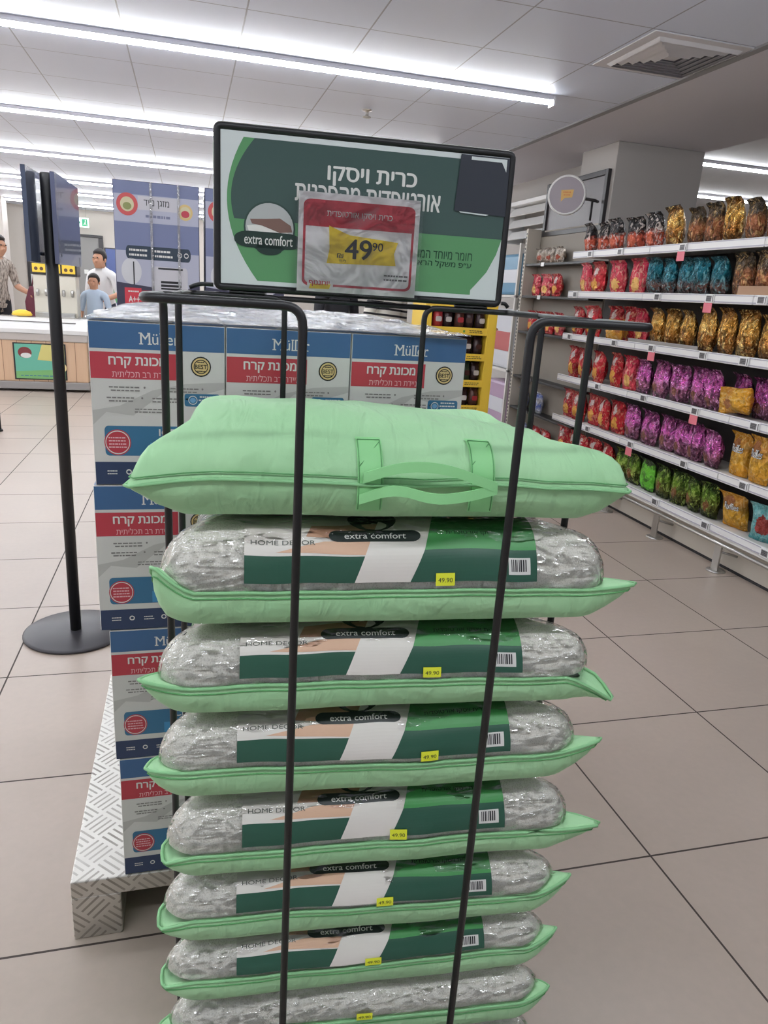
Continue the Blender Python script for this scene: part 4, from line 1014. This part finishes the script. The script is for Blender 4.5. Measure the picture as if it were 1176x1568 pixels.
# stand with two dark panels -----------------------------------------
NAVY = mat('navy_panel', (70, 78, 98), .18, coat=.5); NAVY2 = mat('navy_panel_light', (92, 96, 122), .18, coat=.5)
ss = thing('sign_stand', 'black pole stand on a round base with two dark navy panels', 'sign stand', (-.455, 2.855, 0))
MB().lathe([(.19, 0), (.195, .004), (.195, .010), (.185, .014), (.03, .016)], (0, 0, 0), mat('stand_base', (62, 60, 64), .35, .3), 48).build('base', ss)
MB().lathe([(.021, .012), (.021, 1.695), (.017, 1.70)], (0, 0, 0), BLACK, 18).build('pole', ss)
def panel(p0, p1, z0, z1, m, th=.014):
    d = (Vector(p1)-Vector(p0)); n = Vector((-d.y, d.x)).normalized()*th/2; b_ = MB()
    q = [Vector(p0)+n, Vector(p0)-n, Vector(p1)-n, Vector(p1)+n]; vs = [(a.x, a.y, z) for z in (z0, z1) for a in q]
    b_.add(vs, [(0, 3, 2, 1), (4, 5, 6, 7), (0, 1, 5, 4), (1, 2, 6, 5), (2, 3, 7, 6), (3, 0, 4, 7)], m); return b_
panel((-.042, -.16), (-.026, .22), 1.41, 1.70, NAVY).build('panel', ss); panel((.026, -.05), (.040, .40), 1.41, 1.70, NAVY2).build('panel', ss)
b_ = MB(); b_.tube([(-.035, 0, 1.44), (.035, 0, 1.44)], .006, BLACK, 8); b_.build('crossbar', ss)
pst = thing('barrier_post', 'thin black post at the left picture edge before the freezer', 'post', (-1.65, 7.04, 0))
MB().lathe([(.032, 0), (.032, .012), (.025, .02)], (0, 0, 0), BLACK, 24).build('base', pst); MB().lathe([(.02, .016), (.02, .95), (.026, .96), (.026, 1.0), (.012, 1.01)], (0, 0, 0), BLACK, 14).build('post_tube', pst)

# ice cream freezer ---------------------------------------------------
FZ = thing('ice_cream_freezer', 'wood-fronted chest freezer with a colourful framed poster, at the far left', 'freezer', (-2.45, 9.55, 0))
WD = wood_material(); FW = 1.26
MB().bbox((0, 0, .12), (FW, .75, .60), WD, .012).build('wood_body', FZ)
MB().bbox((-.01, -.012, .03), (FW+.01, .76, .12), mat('freezer_grey', (146, 142, 140), .4), .01).build('plinth', FZ)
MB().bbox((-.012, -.014, .60), (FW+.012, .765, .69), mat('freezer_trim', (186, 178, 172), .35), .012).build('trim_band', FZ)
ld = MB()
prof = [(-.02, .69), (-.02, .735), (.02, .79), (.10, .83), (.30, .85), (.60, .85), (.72, .80), (.77, .73), (.77, .69)]
ld.add([(x, y, z) for x in (-.015, FW+.015) for y, z in prof], [(i, i+1, i+10, i+9) for i in range(8)]+[tuple(range(8, -1, -1)), tuple(range(9, 18))], mat('freezer_white', (222, 220, 218), .3)); ld.build('lid_frame', FZ)
MB().add([(.12, .06, .822), (FW-.12, .06, .822), (FW-.12, .56, .858), (.12, .56, .858), (.12, .06, .812), (FW-.12, .06, .812), (FW-.12, .56, .848), (.12, .56, .848)], [(0, 1, 2, 3), (4, 7, 6, 5), (0, 4, 5, 1), (1, 5, 6, 2), (2, 6, 7, 3), (3, 7, 4, 0)], mat('lid_glass', (120, 116, 114), .1)).build('lid_glass', FZ)
MB().bbox((.86, -.02, .58), (.89, -.012, .70), WHITE, .003).build('lid_catch', FZ)
pr = Print(); pr.rect(0, 0, 1, 1, INK, 0); pr.rect(.03, .03, .97, .97, mat('poster_teal', (104, 180, 156), .4), 1); pr.patch(((.03, .03), (.97, .03), (.97, .30), (.03, .22)), mat('poster_green', (120, 176, 110), .4), 2); pr.patch(((.45, .55), (.97, .50), (.97, .97), (.55, .97)), mat('poster_yellow', (206, 196, 120), .4), 2)
pr.disc(.22, .74, .13, .15, mat('poster_maroon', (124, 54, 56), .5), 3); pr.disc(.24, .66, .10, .07, PAPER, 4); pr.disc(.90, .35, .10, .14, mat('poster_cream', (226, 206, 150), .4), 3); pr.disc(.90, .35, .05, .07, mat('poster_orange', (214, 150, 70), .4), 4); pr.squiggles(.10, .08, .80, .14, 1, mat('poster_blue', (64, 110, 140), .5), 4, 3)
b_ = MB(); b_.bbox((.44, -.012, .145), (1.02, -.001, .575), INK, .003); pr.into(b_, lambda a, c, l: (.44+a*.58, -.0125-l, .145+c*.43), .0012); b_.build('poster', FZ)
tag(MB().loft([[(r*math.cos(2*PI*k/16)-1.97, 10.0+r*math.sin(2*PI*k/16)*.7, .861+z) for k in range(16)] for r, z in ((.10, 0), (.12, .012), (.10, .05), (.03, .075))], YP).build('yellow_tub'), 'small yellow lidded tub on top of the chest freezer', 'tub')
SM = thing('soft_serve_machine', 'cream soft ice cream machine with yellow flavour labels, behind the freezer', 'ice cream machine', (-1.92, 10.42, 0))
MC = mat('machine_cream', (206, 200, 186), .35); MB().bbox((0, 0, 0), (.55, .34, .84), mat('machine_base', (150, 146, 140), .5), .01).build('cabinet', SM)
MB().bbox((.02, .02, .84), (.53, .32, 1.36), MC, .012).build('body', SM); MB().bbox((0, 0, 1.36), (.55, .34, 1.52), DARK, .012).build('top_housing', SM)
for i in range(3):
    b_ = MB(); x = .025+i*.175; b_.bbox((x, -.012, 1.385), (x+.155, 0, 1.49), YP, .004); pr = Print()
    for q in (.045, .11): pr.disc(x+q, 1.43, .022, .022, mat('label_brown', (90, 60, 40), .5), 0, 12)
    pr.into(b_, lambda a, c, l: (a, -.0128, c)); b_.build('flavour_label', SM)
for i in range(5): MB().lathe([(.012, -.04), (.02, -.02), (.022, .03), (.012, .045)], (.07+i*.103, -.004, 1.14), STEEL, 10).build('nozzle', SM)
MB().bbox((.04, -.10, .84), (.51, .02, .90), STEEL, .006).build('drip_tray', SM)

# checkout counter, bag, exit sign, back wall things --------------------
CC = thing('checkout_counter', 'pale checkout counter beyond the freezer, with people behind it', 'counter', (-1.12, 10.0, 0))
MB().bbox((0, .03, 0), (1.6, .5, .93), mat('counter_panel', (170, 158, 148), .5), .006).build('front_panel', CC); MB().bbox((-.03, 0, .93), (1.63, .53, .97), WHITE, .006).build('worktop', CC)
for z in (.60, .72, .84): MB().tube([(.02, .012, z), (.55, .012, z)], .010, STEEL, 8).build('guard_rail', CC)
rb = MB(); rb.loft([[(-.66+a*math.cos(2*PI*k/20)*(1+.15*math.cos(6*PI*k/20)), 10.24+b2*math.sin(2*PI*k/20), .972+z) for k in range(20)] for a, b2, z in ((.10, .08, 0), (.16, .10, .03), (.17, .10, .08), (.12, .07, .14), (.05, .03, .17))], mat('red_bag', (206, 72, 70), .5))
tag(rb.build('carrier_bag'), 'red and white bag on the checkout counter below the person in white', 'bag')
EX = thing('exit_sign', 'small green and white exit sign hanging near the back wall', 'exit sign', (-2.10, 15.9, 2.27))
b_ = MB(); b_.bbox((0, 0, 0), (.27, .03, .17), mat('exit_light', (230, 255, 240), .5, emit=(.62, 1.0, .82), estr=1.0), .004); pr = Print(); EG = mat('exit_green', (40, 160, 110), .5)
pr.rect(.15, .02, .25, .15, EG, 0); pr.disc(.215, .125, .011, .011, PAPER, 1, 10); pr.poly([(.205, .11), (.222, .108), (.215, .075), (.235, .04), (.225, .035), (.205, .065), (.185, .04), (.175, .045), (.198, .078)], PAPER, 1); pr.poly([(.06, .075), (.10, .075), (.10, .055), (.13, .085), (.10, .115), (.10, .095), (.06, .095)], EG, 1)
pr.into(b_, lambda a, c, l: (a, -.002-l, c), .001); b_.build('sign_box', EX)
for x in (.05, .22): MB().tube([(x, .015, .168), (x, .015, CEIL_Z-2.27)], .004, STEEL, 6).build('hanger', EX)
d1 = thing('back_door', 'grey service door in the back wall under the exit sign', 'door', (-2.14, 16.5, 0))
MB().bbox((0, -.05, 0), (.42, 0, 2.12), mat('door_grey', (138, 136, 134), .5), .006).build('leaf', d1); MB().bbox((-.03, -.07, 2.12), (.50, 0, 2.17), DARK, .004).build('head_frame', d1); MB().bbox((.42, -.07, 0), (.50, 0, 2.12), DARK, .004).build('side_frame', d1); MB().bbox((.12, -.056, 1.42), (.20, -.05, 1.50), PAPER, .002).build('notice', d1)
ms = thing('mural_screen', 'blue wall graphic with a green triangle behind the white-shirted person', 'wall graphic', (-1.62, 16.498, .75))
pr = Print(); pr.rect(0, 0, 1, 1, mat('mural_blue', (76, 92, 146), .4), 0); pr.poly([(.30, .25), (.62, .25), (.48, .85)], mat('mural_green', (84, 150, 96), .4), 1); pr.rect(.05, .10, .45, .42, mat('mural_green'), 1)
b_ = MB(); b_.box((0, -.03, 0), (1.30, 0, 1.20), DARK); pr.into(b_, lambda a, c, l: (.02+a*1.26, -.032-l, .02+c*1.16), .003); b_.build('graphic', ms)
wf = thing('framed_notice_board', 'narrow dark framed board on the back wall, behind the dark panels', 'notice board', (-3.08, 16.5, 1.05))
for q in (((0, -.04, 0), (.05, 0, 1.25)), ((.30, -.04, 0), (.35, 0, 1.25)), ((.05, -.04, 1.2), (.30, 0, 1.25)), ((.05, -.04, .55), (.30, 0, .60))): MB().bbox(*q, DARK, .004).build('frame_bar', wf)
MB().bbox((.05, -.012, 0), (.30, 0, 1.2), WHITE, .003).build('board', wf)
c3 = MB(); c3.bbox((-4.6, 15.0, 0), (-3.15, 15.4, CEIL_Z), mat('pillar_white', (214, 206, 200), .7), .006); structure(c3.build('pillar.001'))

# ------------------------------------------------------------------ people in the distance
def person(label, loc, rz, H, arms, cloth, hair=True, lean=0., hair_m=None, bun=False):
    """one continuous body grown along a skeleton; clothes by body region; arms = two (elbow, wrist) pairs for right and left"""
    k = H/1.72; V = []; E = []; R = []; L = []
    def v(p, r): V.append(Vector(p)*k); R.append(r*k); return len(V)-1
    def e(a, b_, m): E.append((a, b_)); L.append(m)
    top, bot, skin = cloth
    pel = v((0, 0, .95), .145); sp1 = v((0, -.01-lean*.2, 1.10), .130); che = v((0, -lean*.6, 1.28), .150); nb = v((0, .01-lean, 1.42), .085); nk = v((0, -.005-lean*1.1, 1.49), .052); hd0 = v((0, -.015-lean*1.2, 1.555), .072); hd1 = v((0, -.01-lean*1.25, 1.62), .092); hd2 = v((0, 0-lean*1.3, 1.685), .070)
    e(pel, sp1, top); e(sp1, che, top); e(che, nb, top); e(nb, nk, skin); e(nk, hd0, skin); e(hd0, hd1, skin); e(hd1, hd2, skin)
    ns = v((0, -.105-lean*1.2, 1.58), .016); e(hd0, ns, skin)
    for s_, (el, wr) in zip((1, -1), arms):
        sh = v((s_*.18, .005-lean*.9, 1.39), .066); eb = v((s_*el[0], el[1], el[2]), .046); ws = v((s_*wr[0], wr[1], wr[2]), .030)
        e(nb, sh, top); e(sh, eb, top); e(eb, ws, skin)
        d = (V[ws]-V[eb]).normalized(); sd = d.cross(Vector((0, 0, 1))); sd = sd.normalized() if sd.length > .1 else Vector((0, 1, 0)); 
        pm = len(V); V.append(V[ws]+d*.05*k); R.append(.030*k); e(ws, pm, skin)
        for f in range(4):
            o_ = (f-1.5)*.019*k; a = len(V); V.append(V[pm]+d*.045*k+sd*o_); R.append(.0095*k); e(pm, a, skin)
            b_ = len(V); V.append(V[a]+d*(.038-.006*abs(f-1.2))*k+Vector((0, 0, -.018*k))); R.append(.008*k); e(a, b_, skin)
        a = len(V); V.append(V[ws]+d*.045*k-sd*.045*k); R.append(.011*k); e(ws, a, skin)
    for s_ in (1, -1):
        hp = v((s_*.095, 0, .88), .105); kn = v((s_*.10, -.015, .49), .062); an = v((s_*.10, .02, .09), .042); to = v((s_*.11, -.14, .035), .034)
        e(pel, hp, bot); e(hp, kn, bot); e(kn, an, bot); e(an, to, 3)
    me = bpy.data.meshes.new('skeleton'); me.from_pydata([p[:] for p in V], E, []); ob = bpy.data.objects.new('skeleton', me); link(ob)
    md = ob.modifiers.new('Skin', 'SKIN')
    for i, sv in enumerate(me.skin_vertices[0].data): sv.radius = (R[i], R[i]*(.72 if i in (pel, sp1, che) else 1)); sv.use_root = (i == 0)
    sb = ob.modifiers.new('Sub', 'SUBSURF'); sb.levels = 2; sb.render_levels = 2
    dg = bpy.context.evaluated_depsgraph_get(); out = bpy.data.meshes.new_from_object(ob.evaluated_get(dg)); out.name = 'person_body'
    bpy.data.objects.remove(ob); bpy.data.meshes.remove(me)
    ml = [m for m in PM[label]]; out.materials.clear()
    for m in ml: out.materials.append(m)
    for p in out.polygons:
        c = p.center; best = None
        for (a, b_), m in zip(E, L):
            ab = V[b_]-V[a]; t = max(0, min(1, (c-V[a]).dot(ab)/max(1e-9, ab.length_squared))); d = (c-V[a]-ab*t).length-(R[a]*(1-t)+R[b_]*t)
            if best is None or d < best[0]: best = (d, m)
        p.material_index = best[1]; p.use_smooth = True
    t = thing('person', label, 'person', loc, rz); o = bpy.data.objects.new('body', out); link(o); o.parent = t
    hm = hair_m or HAIR; b_ = MB(); c = V[hd1]+Vector((0, .012, .018))*k; N = 16
    rings = []
    for j in range(9):
        a = -.55+j/8*(PI/2+.55); r = .106*k*math.cos(a)
        rings.append([(c.x+r*math.cos(2*PI*q/N)*.93, c.y+r*math.sin(2*PI*q/N)*(1.0 if math.sin(2*PI*q/N) > 0 else (.98 if a > .35 else .55)), c.z+.112*k*math.sin(a)) for q in range(N)])
    b_.loft(rings, hm); 
    if bun: b_.loft([[(c.x+r*math.cos(2*PI*q/10), c.y+.10*k+r*.6*math.sin(2*PI*q/10), c.z-.20*k+z) for q in range(10)] for r, z in ((.02, 0), (.05, .06), (.06, .16), (.05, .22))], hm)
    b_.build('hair', t)
    for s_ in (1, -1):
        ey_ = MB(); cc = V[hd1]+Vector((s_*.034, -.088, -.004))*k
        ey_.lathe([(.001, -.008*k), (.009*k, -.004*k), (.011*k, 0), (.009*k, .004*k), (.001, .008*k)], cc, INK, 8); ey_.build('eye', t)
        er = MB(); cc = V[hd0]+Vector((s_*.088, .01, .03))*k; er.lathe([(.004*k, -.028*k), (.013*k, -.012*k), (.016*k, .010*k), (.008*k, .028*k)], cc, ml[2], 8); er.build('ear', t)
    return t
def striped():
    m = mat('striped_shirt', (220, 216, 208), .8); k = NT(m); x, y, z = k.xyz(k.coord())
    f = k.math('FRACT', k.math('ADD', k.math('DIVIDE', z, .052), k.math('MULTIPLY', x, 1.2)))
    k.put(k.b.inputs['Base Color'], k.mix(k.math('LESS_THAN', f, .36), (*s2l((222, 218, 208)), 1), (*s2l((36, 36, 40)), 1))); return m
def tweed():
    m = mat('beige_tweed', (170, 156, 144), .9); k = NT(m); p = k.coord(); n = k.noise(k.mapping(p, (60, 60, 18)), 1.0, 3)
    k.put(k.b.inputs['Base Color'], k.ramp(n, [(.35, s2l((110, 98, 92))), (.6, s2l((196, 184, 172)))])); return m
SHOE = mat('shoe_leather', (40, 36, 36), .5); BLK = mat('black_cloth', (34, 34, 40), .8)
PM = {}
LB = ['person in a patterned beige top and black skirt at the left picture edge', 'person with dark hair and white shirt leaning over the checkout counter', 'child in pale blue beside the white-shirted person at the counter',
      'person in a black and white striped top seen under the green sign', 'person in a grey shirt with a bare forearm, left of the yellow rack', 'person in dark clothes seen under the price card']
PM[LB[0]] = [tweed(), BLK, SKIN, SHOE]; PM[LB[1]] = [mat('white_shirt', (226, 224, 224), .8), mat('navy_trousers', (44, 48, 66), .8), SKIN, SHOE]; PM[LB[2]] = [mat('pale_blue_top', (186, 202, 220), .8), mat('navy_trousers'), SKIN, SHOE]
PM[LB[3]] = [striped(), BLK, SKIN, SHOE]; PM[LB[4]] = [mat('grey_shirt', (128, 128, 136), .8), mat('navy_trousers'), SKIN, SHOE]; PM[LB[5]] = [BLK, BLK, SKIN, SHOE]
AD_ = ((.24, .03, 1.12), (.25, -.06, .88))
AF = ((.25, -.08, 1.13), (.20, -.34, 1.06))
t = person(LB[0], (-2.46, 11.0, 0), .9, 1.80, (AF, AD_), (0, 1, 2), lean=.08, bun=True)
bg_ = MB(); bg_.loft([[(-1.93+w*math.cos(2*PI*q/14), 10.90+.07*math.sin(2*PI*q/14), z) for q in range(14)] for w, z in ((.10, .80), (.16, .84), (.17, 1.0), (.12, 1.16), (.10, 1.20))], mat('burgundy_leather', (104, 44, 60), .6))
bg_.tube(bend([(-2.0, 10.90, 1.19), (-1.97, 10.91, 1.36), (-1.90, 10.91, 1.36), (-1.85, 10.90, 1.19)], .04), .010, mat('burgundy_leather'), 8)
tag(bg_.build('shoulder_bag'), 'burgundy bag carried by the person at the left edge', 'bag')
person(LB[1], (-1.155, 11.75, 0), -.5, 1.74, (AF, AF), (0, 1, 2), lean=.10)
person(LB[2], (-1.24, 11.02, 0), -.2, 1.40, (AD_, AD_), (0, 1, 2))
person(LB[3], (1.72, 6.5, 0), .5, 1.66, (AD_, AD_), (0, 1, 2), lean=.02)
person(LB[4], (2.02, 5.88, 0), .9, 1.76, (((.26, -.06, 1.12), (.22, -.30, 1.14)), ((.26, -.08, 1.14), (.10, -.32, 1.16))), (0, 1, 2))
person(LB[5], (1.42, 7.3, 0), .3, 1.68, (AD_, AF), (0, 1, 2), bun=True)
